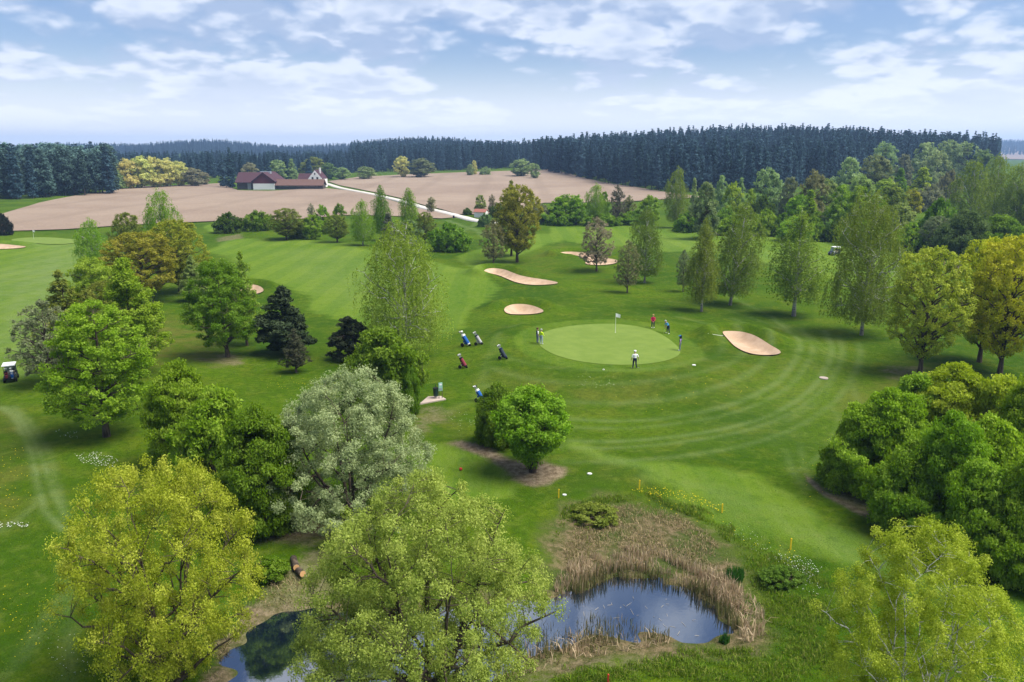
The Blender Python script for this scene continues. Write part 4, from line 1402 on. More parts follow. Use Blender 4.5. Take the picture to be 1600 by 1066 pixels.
def place_wood(px0, px1, edge, depth, step, seed, meshes, nfront, name, label, group, stuffname, stufflabel, hs=(.85, 1.15), larch=0.0):
    gx, gy, back = wood(px0, px1, edge, depth, step, seed)
    rng = np.random.default_rng(seed + 5)
    z = H(gx, gy)
    vis = (rng_px(gx, gy) > -10) & (rng_px(gx, gy) < 1610)
    key = np.where(vis, back, 1e9)
    front = np.argsort(key)[:nfront]
    sc = hs[0] + (hs[1] - hs[0]) * rng.random(len(gx))
    var = rng.integers(0, len(meshes), len(gx))
    first = None
    for i in front:
        o = link(name, meshes[var[i]], None, (gx[i], gy[i], z[i] - .2))
        s = sc[i]
        o.scale = (s * (1.0 + .25 * rng.random()), s * (1.0 + .25 * rng.random()), s)
        o.rotation_euler = (0, 0, rng.random() * 6.28)
        tag(o, label, 'tree', group)
    COUNT['n'] += len(front)
    rest = np.setdiff1d(np.arange(len(gx)), front)
    scatter(stuffname, np.column_stack([gx[rest], gy[rest], z[rest] - .2]), sc[rest], var[rest], meshes, stufflabel)


def scatter(name, pts, sc, var, meshes, label):
    """one mass: points that carry shared tree geometry through geometry nodes"""
    me = bpy.data.meshes.new(name)
    me.vertices.add(len(pts))
    me.vertices.foreach_set('co', np.asarray(pts, np.float32).ravel())
    a = me.attributes.new('scale', 'FLOAT', 'POINT')
    a.data.foreach_set('value', sc.astype(np.float32))
    a = me.attributes.new('kind_index', 'INT', 'POINT')
    a.data.foreach_set('value', var.astype(np.int32))
    o = link(name, me)
    tag(o, label, None, None, 'stuff')
    ng = bpy.data.node_groups.new(name, 'GeometryNodeTree')
    ng.interface.new_socket('Geometry', in_out='INPUT', socket_type='NodeSocketGeometry')
    ng.interface.new_socket('Geometry', in_out='OUTPUT', socket_type='NodeSocketGeometry')
    gi, go = ng.nodes.new('NodeGroupInput'), ng.nodes.new('NodeGroupOutput')
    jn = ng.nodes.new('GeometryNodeJoinGeometry')
    ki = ng.nodes.new('GeometryNodeInputNamedAttribute')
    ki.data_type = 'INT'
    ki.inputs[0].default_value = 'kind_index'
    si = ng.nodes.new('GeometryNodeInputNamedAttribute')
    si.data_type = 'FLOAT'
    si.inputs[0].default_value = 'scale'
    rv = ng.nodes.new('FunctionNodeRandomValue')
    rv.data_type = 'FLOAT_VECTOR'
    rv.inputs[0].default_value = (0, 0, 0)
    rv.inputs[1].default_value = (.05, .05, 6.28)
    for k, m_ in enumerate(meshes):
        src = next(ob for ob in bpy.data.objects if ob.data == m_)
        oi = ng.nodes.new('GeometryNodeObjectInfo')
        oi.inputs['Object'].default_value = src
        oi.inputs['As Instance'].default_value = True
        cmp_ = ng.nodes.new('FunctionNodeCompare')
        cmp_.data_type = 'INT'
        cmp_.operation = 'EQUAL'
        ng.links.new(ki.outputs['Attribute'], cmp_.inputs[2])
        cmp_.inputs[3].default_value = k
        ip = ng.nodes.new('GeometryNodeInstanceOnPoints')
        ng.links.new(gi.outputs[0], ip.inputs['Points'])
        ng.links.new(cmp_.outputs[0], ip.inputs['Selection'])
        ng.links.new(oi.outputs['Geometry'], ip.inputs['Instance'])
        ng.links.new(rv.outputs[0], ip.inputs['Rotation'])
        ng.links.new(si.outputs[0], ip.inputs['Scale'])
        ng.links.new(ip.outputs[0], jn.inputs[0])
    ng.links.new(jn.outputs[0], go.inputs[0])
    md = o.modifiers.new('scatter', 'NODES')
    md.node_group = ng
    return o


place_wood(838, 1560, [(838, 690), (850, 660), (940, 520), (1040, 432), (1200, 425), (1340, 520), (1480, 620), (1560, 700)], 560, 7.0, 3, SPR, 150,
           'spruce_tree', 'tall dark spruce in the front rows of the wood right of the far field', 'spruces along the right wood edge', 'spruce_wood', 'dark spruce wood covering the hill right of the far field', hs=(.68, 1.12))
place_wood(-380, 172, [(-380, 300), (-170, 330), (0, 372), (100, 400), (172, 420)], 170, 7.6, 4, LAR + SPR[:1], 80,
           'larch_tree', 'tall blue green conifer at the front of the left wood', 'conifers along the left wood edge', 'mixed_wood', 'blue green conifer wood left of the brown field', hs=(.82, 1.08))
place_wood(120, 570, [(120, 560), (300, 620), (400, 640), (570, 760)], 300, 8.2, 5, SPR, 45,
           'spruce_tree', 'dark spruce in the wood behind the farm', 'spruces of the wood behind the farm', 'spruce_wood', 'dark spruce wood behind the farm', hs=(.45, .84))
place_wood(548, 862, [(548, 770), (700, 745), (862, 770)], 760, 9.0, 6, SPR, 0,
           'spruce_tree', '', '', 'spruce_wood', 'spruce wooded hill beyond the far field', hs=(.8, 1.1))
place_wood(-100, 600, [(-100, 1950), (300, 1900), (600, 2000)], 420, 13, 7, SPR, 0, 'spruce_tree', '', '', 'distant_wood', 'distant blue wooded ridge behind the farm', hs=(.8, 1.1))
place_wood(1440, 1800, [(1440, 3150), (1800, 3150)], 1000, 26, 8, SPR, 0, 'spruce_tree', '', '', 'distant_wood', 'farthest blue wooded ridge on the right', hs=(.9, 1.3))

LONE = [(362, 294, 232, 'tall dark spruce standing beside the barn'), (350, 292, 240, 'dark spruce left of the tall spruce by the barn'), (378, 290, 240, 'dark spruce behind the barn roof'),
        (421, 287, 236, 'dark spruce between barn and pale tree'), (447, 285, 238, 'dark spruce above the long shed'), (484, 282, 235, 'dark spruce behind the farmhouse roof'), (1517, 270, 226, 'single dark spruce among the pale trees on the right')]
for bx, by, top, lab in LONE:
    x, y, z = hit(bx, by)
    a, b, c_ = ray(bx, top)
    h = CAM_H + c_ / b * y - z
    o = link('spruce_tree', SPR[bx % 3], None, (x, y, z - .2))
    s = h / 26
    o.scale = (s * 1.15, s * 1.15, s)
    o.rotation_euler = (0, 0, bx)
    tag(o, lab, 'tree', 'single spruces around the farm')

# ================================================================ FARM, HUT, MAST
M['white_wall'] = plain('white_render', (.74, .73, .70), .9, .1, 0, .06, .6)
M['red_roof'] = plain('dark_red_tiles', (.066, .031, .038), .8, .2, 0, .25, 2.5)
M['brown_roof'] = plain('brown_tiles', (.13, .075, .060), .85, .2, 0, .3, 2.0)
M['boards'] = plain('red_brown_boards', (.115, .033, .040), .8, .2, 0, .2, 2)
M['grey_wood'] = plain('weathered_boards', (.085, .075, .068), .9, .1, 0, .35, 1.5)
M['pale_door'] = plain('pale_sheet_door', (.30, .30, .30), .7, .2)
M['glass'] = plain('dark_window', (.02, .025, .03), .1, .5)
M['orange_roof'] = plain('red_clay_tiles', (.30, .12, .09), .8, .2, 0, .2, 4)
M['slate'] = plain('grey_metal', (.35, .38, .42), .4, .4, .4)
fx, fy, fz = hit(412, 296.5)
U = (fy * CP - (fz - CAM_H) * SP) / F       # metres per picture column at the farm


def fX(px):
    return (px - 412) * U


def gable_roof_x(mb, x0, x1, y0, y1, ze, zr, th=.3, over=.5, mi=0):
    """ridge along x"""
    ym = (y0 + y1) / 2
    s = (zr - ze) / (ym - y0)
    a = y0 - over
    ol = [(a, ze - over * s), (ym, zr), (y1 + over, ze - over * s), (y1 + over, ze - over * s + th), (ym, zr + th * 1.2), (a, ze - over * s + th)]
    mb.prism(ol, 'x', x0 - over * .6, x1 + over * .6, mi)


def gable_roof_y(mb, x0, x1, y0, y1, ze, zr, th=.3, over=.5, mi=0):
    xm = (x0 + x1) / 2
    s = (zr - ze) / (xm - x0)
    a = x0 - over
    ol = [(a, ze - over * s), (xm, zr), (x1 + over, ze - over * s), (x1 + over, ze - over * s + th), (xm, zr + th * 1.2), (a, ze - over * s + th)]
    mb.prism(ol, 'y', y0 - over, y1 + over, mi)


barn = empty('barn', (fx, fy, fz))
tag(barn, 'large barn with white base wall and dark red gable beside the ploughed field', 'barn')
gx0, gx1 = fX(396), fX(429)
MB().prism([(gx0, -.5), (gx1, -.5), (gx1, 5.2), ((gx0 + gx1) / 2, 9.4), (gx0, 4.9)], 'y', .2, 22).build('wall', M['boards'], barn)
MB().box(gx0 - .06, gx1 + .06, .05, 21.5, -.6, 3.4).build('base_wall', M['white_wall'], barn)
r_ = MB()
gable_roof_y(r_, gx0, gx1, .2, 22, 4.9, 9.4, .3, .9)
rf = r_.build('roof', M['red_roof'], barn)
MB().box((gx0 + gx1) / 2 - 4.5, (gx0 + gx1) / 2 + 1.5, 9, 12, 8.6, 9.9, bev=.1).build('ridge_vent', M['slate'], rf)
wx0 = fX(369)
MB().box(wx0, gx0 - .02, 2.0, 15, -.5, 4.7).build('wing_wall', M['grey_wood'], barn)
r_ = MB()
gable_roof_x(r_, wx0, gx0 + 3.5, 2.0, 15, 4.6, 9.2, .3, 1.2)
r_.build('wing_roof', M['red_roof'], barn)
MB().box(fX(385.5), fX(391), 1.9, 2.06, -.3, 3.6).build('door', M['pale_door'], barn)
for k in range(9):
    MB().box(wx0 + .5 + k * .95, wx0 + .62 + k * .95, 1.93, 2.03, -.3, 4.4).build('plank', M['grey_wood'], barn) if k not in (5, 6, 7) else None

shed = empty('shed', (fx, fy, fz))
tag(shed, 'long low open shed with brown roof between barn and farmhouse', 'shed')
sx0, sx1 = gx1 + .6, fX(504)
MB().box(sx0, sx1, 1.0, 8.5, -.6, 2.9).build('wall', M['grey_wood'], shed)
r_ = MB()
gable_roof_x(r_, sx0, sx1, 1.0, 8.5, 2.7, 5.4, .25, .8)
r_.build('roof', M['brown_roof'], shed)
for k in range(8):
    xx = sx0 + .4 + (sx1 - sx0 - .8) * k / 7
    MB().box(xx - .12, xx + .12, .55, .8, -.6, 2.6).build('post', M['grey_wood'], shed)
MB().box(sx0 + 2, sx1 - 3, .9, 1.04, 1.6, 2.2).build('wall_board', plain('pale_boards', (.2, .19, .17), .9), shed)

house = empty('farmhouse', ((493 - 800) / F * ((fy + 16) * CP - (fz - CAM_H) * SP), fy + 16, fz))
tag(house, 'white gabled farmhouse with dark red roof behind the long shed', 'house')
hw = 11.2 * U
MB().prism([(-hw, -.6), (hw, -.6), (hw, 5.6), (0, 10.4), (-hw, 5.6)], 'y', 0, 14).build('wall', M['white_wall'], house)
r_ = MB()
gable_roof_y(r_, -hw, hw, .35, 14, 5.55, 10.45, .22, .12)
rf = r_.build('roof', M['red_roof'], house)
MB().box(1.2, 2.1, 6, 6.9, 8.5, 11.8, bev=.05).build('chimney', M['white_wall'], rf)
for xx, zz, s in ((-1.4, 5.9, .55), (1.4, 5.9, .55), (0, 8.4, .38)):
    f = MB().box(xx - s, xx + s, -.06, .05, zz - s * 1.2, zz + s * 1.2).build('window', M['glass'], house)
    MB().box(xx - s - .1, xx + s + .1, -.16, -.02, zz - s * 1.2 - .12, zz - s * 1.2).build('sill', M['white_wall'], f)
lh = MB().prism([(-.3, 0), (7.4, 0), (7.4, 4.6), (3.5, 6.8), (-.3, 4.6)], 'x', -hw - 6.5, -hw + .1).build('wing_wall', M['white_wall'], house)
lh.location = (0, 3, -.2)
r_ = MB()
gable_roof_x(r_, -hw - 6.7, -hw + 2.2, -.3, 7.4, 4.7, 8.3, .25, .5)
o = r_.build('wing_roof', M['red_roof'], house)
o.location = (0, 3, -.1)

x, y, z = hit(752, 340)
hut = empty('hut', (x, y, z), math.radians(-24))
tag(hut, 'small white hut with red roof and dark doorway beside the road', 'hut')
MB().prism([(-1.15, -.3), (1.15, -.3), (1.15, 2.05), (0, 2.75), (-1.15, 2.05)], 'x', -2.1, 2.1).build('wall', M['white_wall'], hut)
r_ = MB()
gable_roof_x(r_, -2.1, 2.1, -1.15, 1.15, 2.05, 2.78, .1, .35)
r_.build('roof', M['orange_roof'], hut)
MB().box(-2.14, -2.02, -.45, .5, -.2, 1.85).build('doorway', M['glass'], hut)
MB().box(-2.18, -2.0, -.58, -.45, -.2, 1.95).build('door_frame', M['grey_wood'], hut)

mx, my = (1535.5 - 800) / F * CP * 3980, 3980.0
mz = float(H(np.array([mx]), np.array([my]))[0])
mast = empty('radio_mast', (mx, my, mz))
tag(mast, 'thin lattice radio mast on the farthest blue ridge', 'mast')
for sx_ in (-1, 1):
    for sy_ in (-1, 1):
        MB().tube([(sx_ * 2.4, sy_ * 2.4, 0), (sx_ * .5, sy_ * .5, 66)], .35, 5).build('leg', M['slate'], mast)
for k in range(9):
    zz = 4 + k * 6.8
    r0 = 2.4 - 1.9 * zz / 66
    r1 = 2.4 - 1.9 * (zz + 6.8) / 66
    MB().tube([(-r0, -r0, zz), (r1, -r1, zz + 6.8)], .2, 4).tube([(r0, -r0, zz), (-r1, -r1, zz + 6.8)], .2, 4).build('brace', M['slate'], mast)
MB().tube([(0, 0, 60), (0, 0, 76)], .3, 5).build('aerial', M['slate'], mast)

# ================================================================ GOLF CARTS, TROLLEYS, FLAGS
M['white_paint'] = plain('white_canopy', (.80, .80, .79), .45, .4, 0, .04)
M['cart_dark'] = plain('dark_cart_body', (.018, .022, .035), .4, .5)
M['cart_cream'] = plain('cream_cart_body', (.62, .57, .48), .4, .5)
M['black'] = plain('black_rubber', (.014, .014, .015), .8, .2)
M['metal'] = plain('brushed_metal', (.5, .5, .52), .35, .5, .8)
M['seat'] = plain('beige_vinyl', (.42, .37, .29), .6, .3)
M['clear'] = plain('windscreen', (.30, .36, .33), .08, .6)
FAB = {}


def fab(name, col):
    if name not in FAB:
        FAB[name] = plain(name, col, .85, .15, 0, .10, 8)
    return FAB[name]


def wheel(parent, x, y, r, wdt):
    t_ = MB().lathe([(r * .62, -wdt / 2), (r * .94, -wdt / 2), (r, -wdt * .3), (r, wdt * .3), (r * .94, wdt / 2), (r * .62, wdt / 2)], 14, (0, 0, 0), 'y').build('wheel', M['black'], parent, (x, y, r), True)
    MB().lathe([(.02, -wdt * .42), (r * .6, -wdt * .36), (r * .64, 0), (r * .6, wdt * .36), (.02, wdt * .42)], 10, (0, 0, 0), 'y').build('rim', M['metal'], t_)
    return t_


def golf_bag(parent, loc, tilt, body, trim, heads, name='bag', tiltaxis='y'):
    b = MB()
    b.lathe([(.02, 0), (.115, .0), (.125, .08)], 10, mi=1)
    b.lathe([(.125, .08), (.12, .4), (.128, .72)], 10, mi=0)
    b.lathe([(.128, .72), (.14, .74), (.14, .84), (.12, .86), (.02, .80)], 10, mi=1)
    b.box(-.21, -.10, -.10, .10, .14, .46, 0, .03)
    b.box(-.17, -.10, -.08, .08, .52, .68, 1, .02)
    o = b.build(name, [body, trim], parent, loc, False)
    o.rotation_euler = (0, tilt, 0) if tiltaxis == 'y' else (tilt, 0, 0)
    o.scale = (1.2, 1.2, 1.05)
    rr = random.Random(len(heads.name) * 7 + 3)
    for k in range(5):
        a = k * 1.256 + .4
        px_, py_ = .065 * math.cos(a), .065 * math.sin(a)
        hgt = 1.02 + .10 * rr.random()
        c = MB().tube([(px_, py_, .6), (px_ * 1.3, py_ * 1.3, hgt)], .007, 4, 0)
        c.lathe([(.01, hgt - .03), (.04, hgt), (.045, hgt + .05), (.03, hgt + .09), (.005, hgt + .10)], 7, (px_ * 1.4, py_ * 1.4, 0), 'z', 1)
        c.build('club', [M['metal'], heads if k < 3 else M['metal']], o)
    return o


def trolley(px, py, rz, body, trim, heads, label, s=1.15):
    x, y, z = hit(px, py)
    e = empty('golf_trolley', (x, y, z), rz)
    e.scale = (s, s, s)
    tag(e, label, 'golf trolley', 'golf trolleys parked on the grass left of the green')
    MB().tube([(.30, 0, .12), (-.05, 0, .55), (-.36, 0, .98)], .016, 5).build('frame', M['metal'], e)
    MB().tube([(-.36, 0, .98), (-.56, 0, 1.06), (-.66, 0, 1.05)], [.016, .016, .028], 5).build('handle', M['black'], e)
    MB().tube([(-.12, -.34, .17), (-.02, 0, .42), (-.12, .34, .17)], .013, 5).build('axle', M['metal'], e)
    wheel(e, -.12, -.36, .16, .06)
    wheel(e, -.12, .36, .16, .06)
    wheel(e, .34, 0, .11, .05)
    MB().box(-.52, -.40, -.07, .07, 1.03, 1.10, 0, .015).build('scorecard_holder', M['white_paint'], e)
    golf_bag(e, (.26, 0, .16), math.radians(-36), body, trim, heads)
    return e


navy, blue, white_f = fab('navy_cloth', (.012, .018, .055)), fab('blue_cloth', (.02, .10, .36)), fab('white_cloth', (.78, .78, .78))
grey_f, maroon, char = fab('grey_cloth', (.36, .35, .37)), fab('maroon_cloth', (.20, .035, .05)), fab('charcoal_cloth', (.035, .045, .06))
black_f = fab('black_cloth', (.012, .012, .014))
trolley(728, 541, math.radians(-25), blue, white_f, white_f, 'golf trolley with blue and white bag, farthest left on the grass', 1.45)
trolley(748, 539, math.radians(-22), grey_f, char, grey_f, 'golf trolley with grey and dark bag right of the blue and white one', 1.25)
trolley(786, 561, math.radians(-28), char, navy, grey_f, 'golf trolley with dark slate bag nearest to the green', 1.25)
trolley(724, 575, math.radians(-30), maroon, black_f, grey_f, 'golf trolley with maroon bag below the blue and white one', 1.2)
trolley(750, 627, math.radians(-25), blue, white_f, char, 'golf trolley with bright blue bag behind the hazel bushes', 1.2)


def cart(px, py, rz, body, label, bags, s=1.0):
    x, y, z = hit(px, py)
    e = empty('golf_cart', (x, y, z), rz)
    e.scale = (s, s, s)
    tag(e, label, 'golf cart', 'golf carts on the course')
    # local +x is forward
    side = [(-1.15, .32), (1.12, .30), (1.22, .42), (1.16, .66), (.86, .86), (.62, .92), (.56, .40), (.12, .36), (.08, .66), (-.62, .70), (-.98, .76), (-1.18, .62)]
    MB().prism([(u, v) for u, v in side], 'y', -.56, .56).build('body', body, e)
    for wx in (-.80, .82):
        for wy in (-.54, .54):
            wheel(e, wx, wy, .225, .20)
    MB().box(-.50, .02, -.52, .52, .68, .82, 0, .05).build('seat', M['seat'], e)
    bk = MB().box(-.62, -.50, -.52, .52, .84, 1.22, 0, .05).build('backrest', M['seat'], e)
    for sy_ in (-.52, .52):
        MB().tube([(-.64, sy_, .66), (-.74, sy_, 1.78)], .022, 6).build('roof_post', M['black'], e)
        MB().tube([(.72, sy_, .90), (.36, sy_, 1.78)], .022, 6).build('roof_post', M['black'], e)
    rf_ = MB().box(-1.10, .62, -.62, .62, 1.78, 1.90, 0, .055).build('roof', M['white_paint'], e)
    MB().prism([(.70, .92), (.72, .92), (.38, 1.74), (.36, 1.74)], 'y', -.50, .50).build('windscreen', M['clear'], e)
    MB().tube([(.52, -.25, .86), (.30, -.25, 1.02)], .02, 6).lathe([(.15, -.01), (.18, 0), (.15, .01)], 10, (.27, -.25, 1.04), 'x').build('steering_wheel', M['black'], e)
    for sy_ in (-.36, .36):
        MB().box(1.14, 1.22, sy_ - .09, sy_ + .09, .50, .60, 0, .02).build('headlight', M['white_paint'], e)
    MB().box(-1.22, -1.10, -.54, .54, .30, .42, 0, .02).build('bumper', M['black'], e)
    MB().tube([(-.74, -.5, 1.05), (-1.12, -.5, 1.05), (-1.12, .5, 1.05), (-.74, .5, 1.05)], .02, 6).build('bag_rack', M['black'], e)
    for k, (b_, t_, h_) in enumerate(bags):
        golf_bag(e, (-1.06, -.26 + k * .52, .46), math.radians(-10), b_, t_, h_)
    return e


cart(18, 594, math.radians(116), M['cart_dark'], 'white roofed golf cart seen from behind at the left fairway', [(blue, white_f, white_f), (maroon, black_f, grey_f)], .9)
c2 = cart(1303, 399, math.radians(198), M['cart_dark'], 'dark golf cart with white roof partly behind the largest birch', [(char, black_f, grey_f), (navy, black_f, white_f)])
c3 = cart(1493, 424, math.radians(205), M['cart_cream'], 'cream golf cart with white roof beside the golden maple', [(char, black_f, grey_f), (grey_f, black_f, white_f)])


def flag(px, py, h, label):
    x, y, z = hit(px, py)
    e = empty('flagstick', (x, y, z), 0)
    tag(e, label, 'flag')
    MB().tube([(0, 0, -.1), (0, 0, h)], [.022, .016], 6).build('pole', M['white_paint'], e)
    bm_ = MB()
    n_ = 8
    a_, b_ = [], []
    for i in range(n_ + 1):
        u = i / n_
        off_ = .05 * math.sin(u * 5) * u
        a_.append((u * .52, off_, h - .02 - .16 * u))
        b_.append((u * .50, off_ + .01, h - .46 - .12 * u))
    for th in (-.006, .006):
        va = [bm_.bm.verts.new((q[0], q[1] + th, q[2])) for q in a_]
        vb = [bm_.bm.verts.new((q[0], q[1] + th, q[2])) for q in b_]
        for i in range(n_):
            bm_.bm.faces.new((va[i], va[i + 1], vb[i + 1], vb[i]))
    bm_.build('flag_cloth', M['white_paint'], e)
    MB().lathe([(.054, .031), (.062, .034), (.062, .05), (.02, .055)], 12).build('cup_rim', M['white_paint'], e)
    return e


flag(961.5, 520, 2.35, 'white flag on its stick at the hole of the near green')
flag(53, 374, 2.4, 'tiny white flag on the far left green')

# ================================================================ STAKES, SIGN, BIN, SMALL THINGS
M['yellow'] = plain('yellow_paint', (.75, .52, .02), .6, .3)
M['red'] = plain('red_paint', (.42, .03, .02), .6, .3)
M['green_paint'] = plain('pale_green_paint', (.30, .55, .46), .5, .3)
M['binm'] = plain('dark_green_plastic', (.008, .035, .03), .5, .4)
M['concrete'] = plain('pink_grey_concrete', (.40, .33, .28), .95, .1, 0, .2, 3)
M['white_stone'] = plain('white_stone', (.72, .72, .70), .8, .2)


def stake(px, py, top, m, label, cat='stake', group=None):
    x, y, z = hit(px, py)
    a, b, c_ = ray(px, top)
    h = CAM_H + c_ / b * y - z
    o = MB().prism([(-.035, -.035), (.035, -.035), (.035, .035), (-.035, .035)], 'z', -.15, h - .05).lathe([(.05, h - .05), (.045, h - .02), (.004, h)], 4).build('marker_stake', m, None, (x, y, z))
    tag(o, label, cat, group)


G_ = 'yellow stakes round the water hazard'
stake(873, 778, 764, M['yellow'], 'yellow stake nearest to the bushes in bare earth', 'stake', G_)
stake(999, 764, 750, M['yellow'], 'yellow stake at the top edge above the reed bed', 'stake', G_)
stake(1128, 801, 787, M['yellow'], 'yellow stake beside the dandelions on the bank', 'stake', G_)
stake(1235, 859, 841, M['yellow'], 'yellow stake closest to the near lime green birch', 'stake', G_)
stake(226, 1062, 1052, M['red'], 'short red stake beside the golden green tree', 'stake')
stake(950, 1067, 1053, M['red'], 'short red stake in rough grass below the pond', 'stake')

x, y, z = hit(720, 735)
e = empty('tee_marker', (x, y, z))
tag(e, 'small red tee marker on the teeing ground', 'tee marker')
MB().lathe([(.005, 0), (.09, .02), (.12, .10), (.09, .18), (.005, .20)], 10).build('ball', M['red'], e)
MB().tube([(0, 0, -.1), (0, 0, .03)], .03, 6).build('spike', M['metal'], e)
for px, py, s, lab in ((921, 741, .16, 'white flat slab on the grass right of the vase shaped hazel'), (882, 774, .12, 'small white stone beside the yellow stake'), (1084, 571, .20, 'flat white slab at the collar of the green'), (943, 578, .10, 'little white ball shaped marker on the slope below the green')):
    x, y, z = hit(px, py)
    bm_ = MB()
    rr = random.Random(px)
    ol = [(s * (.8 + .4 * rr.random()) * math.cos(k * 1.047), s * .8 * (.8 + .4 * rr.random()) * math.sin(k * 1.047)) for k in range(6)]
    o = bm_.prism(ol, 'z', -.05, .07).build('white_stone', M['white_stone'], None, (x, y, z))
    tag(o, lab, 'stone')
x, y, z = hit(1287, 591)
e = empty('drain_cover', (x, y, z))
tag(e, 'round drain cover in the mown grass right of the green', 'drain cover')
MB().lathe([(.30, -.05), (.42, -.05), (.42, .06), (.30, .06)], 18).build('ring', M['concrete'], e)
MB().lathe([(.01, .02), (.29, .02), (.29, .05), (.01, .055)], 18).build('lid', M['black'], e)

slab_xy = [hit(*q) for q in ((655, 633), (669, 620.5), (689, 620), (697, 625))]
cx_, cy2 = sum(q[0] for q in slab_xy) / 4, sum(q[1] for q in slab_xy) / 4
zs = max(q[2] for q in slab_xy)
o = MB().prism([(q[0] - cx_, q[1] - cy2) for q in slab_xy], 'z', -.3, .07).build('paved_pad', M['concrete'], None, (cx_, cy2, zs))
tag(o, 'pinkish paved pad under the bin and the tee sign', 'pad')
x, y, z = hit(681, 623.5)
e = empty('litter_bin', (x, y, zs + .07))
tag(e, 'dark green litter bin on the paved pad', 'bin')
MB().lathe([(.02, .18), (.20, .18), (.25, .95), (.24, .97), (.02, .93)], 14).build('bucket', M['binm'], e)
MB().tube([(-.02, .24, 0), (-.02, .24, 1.25)], .03, 6).build('post', M['binm'], e)
MB().lathe([(.265, .93), (.275, .95), (.265, .98), (.24, .98)], 14).build('rim', M['black'], e)
x, y, z = hit(688.5, 624)
e = empty('tee_sign', (x, y, zs + .07), .35)
tag(e, 'pale green tee sign on two posts beside the bin', 'sign')
for sx_ in (-.15, .15):
    MB().tube([(sx_, 0, 0), (sx_, 0, 1.45)], .03, 6).build('post', M['grey_wood'], e)
bd = MB().box(-.18, .18, -.05, -.01, .72, 1.50, 0, .015).build('board', M['green_paint'], e)
MB().box(-.13, .13, -.06, -.048, .80, 1.02, 0, .005).build('panel', M['slate'], bd)
MB().box(-.10, .13, -.06, -.048, 1.24, 1.40, 0, .005).build('panel', M['white_paint'], bd)
x, y, z = hit(709, 343)
e = empty('litter_bin', (x, y, z))
tag(e, 'small dark blue bin on a post below the pale road', 'bin')
MB().tube([(0, 0, -.1), (0, 0, .5)], .05, 6).build('post', M['black'], e)
MB().lathe([(.02, .45), (.28, .45), (.32, 1.25), (.02, 1.3)], 12).build('bucket', navy, e)
x, y, z = hit(1119, 524)
o = empty('bunker_rake', (x, y, z + .05), math.radians(-38))
tag(o, 'white handled rake lying beside the right bunker', 'rake')
MB().tube([(-1.0, 0, .04), (.9, 0, .03)], .025, 6).build('shaft', M['white_paint'], o)
MB().box(.88, .95, -.28, .28, 0, .06).build('head', M['black'], o)
for (px, py, rz, lab) in ((461, 884, .4, 'cut log with pale end lying by the pond, upper one'), (466, 895, .7, 'cut log with orange end lying by the pond, lower one')):
    x, y, z = hit(px, py)
    o = empty('cut_log', (x, y, z + .17), rz + PI / 2)
    tag(o, lab, 'log')
    MB().lathe([(.17, -.55), (.185, -.2), (.175, .2), (.19, .55)], 12, (0, 0, 0), 'x').build('bark', M['bark'], o, None, True)
    MB().lathe([(.005, -.57), (.165, -.57), (.165, -.552), (.005, -.552)], 12, (0, 0, 0), 'x').build('cut_face', plain('fresh_wood', (.62, .36, .16), .8), o)

# ================================================================ PEOPLE
SKIN = fab('skin', (.50, .30, .21))


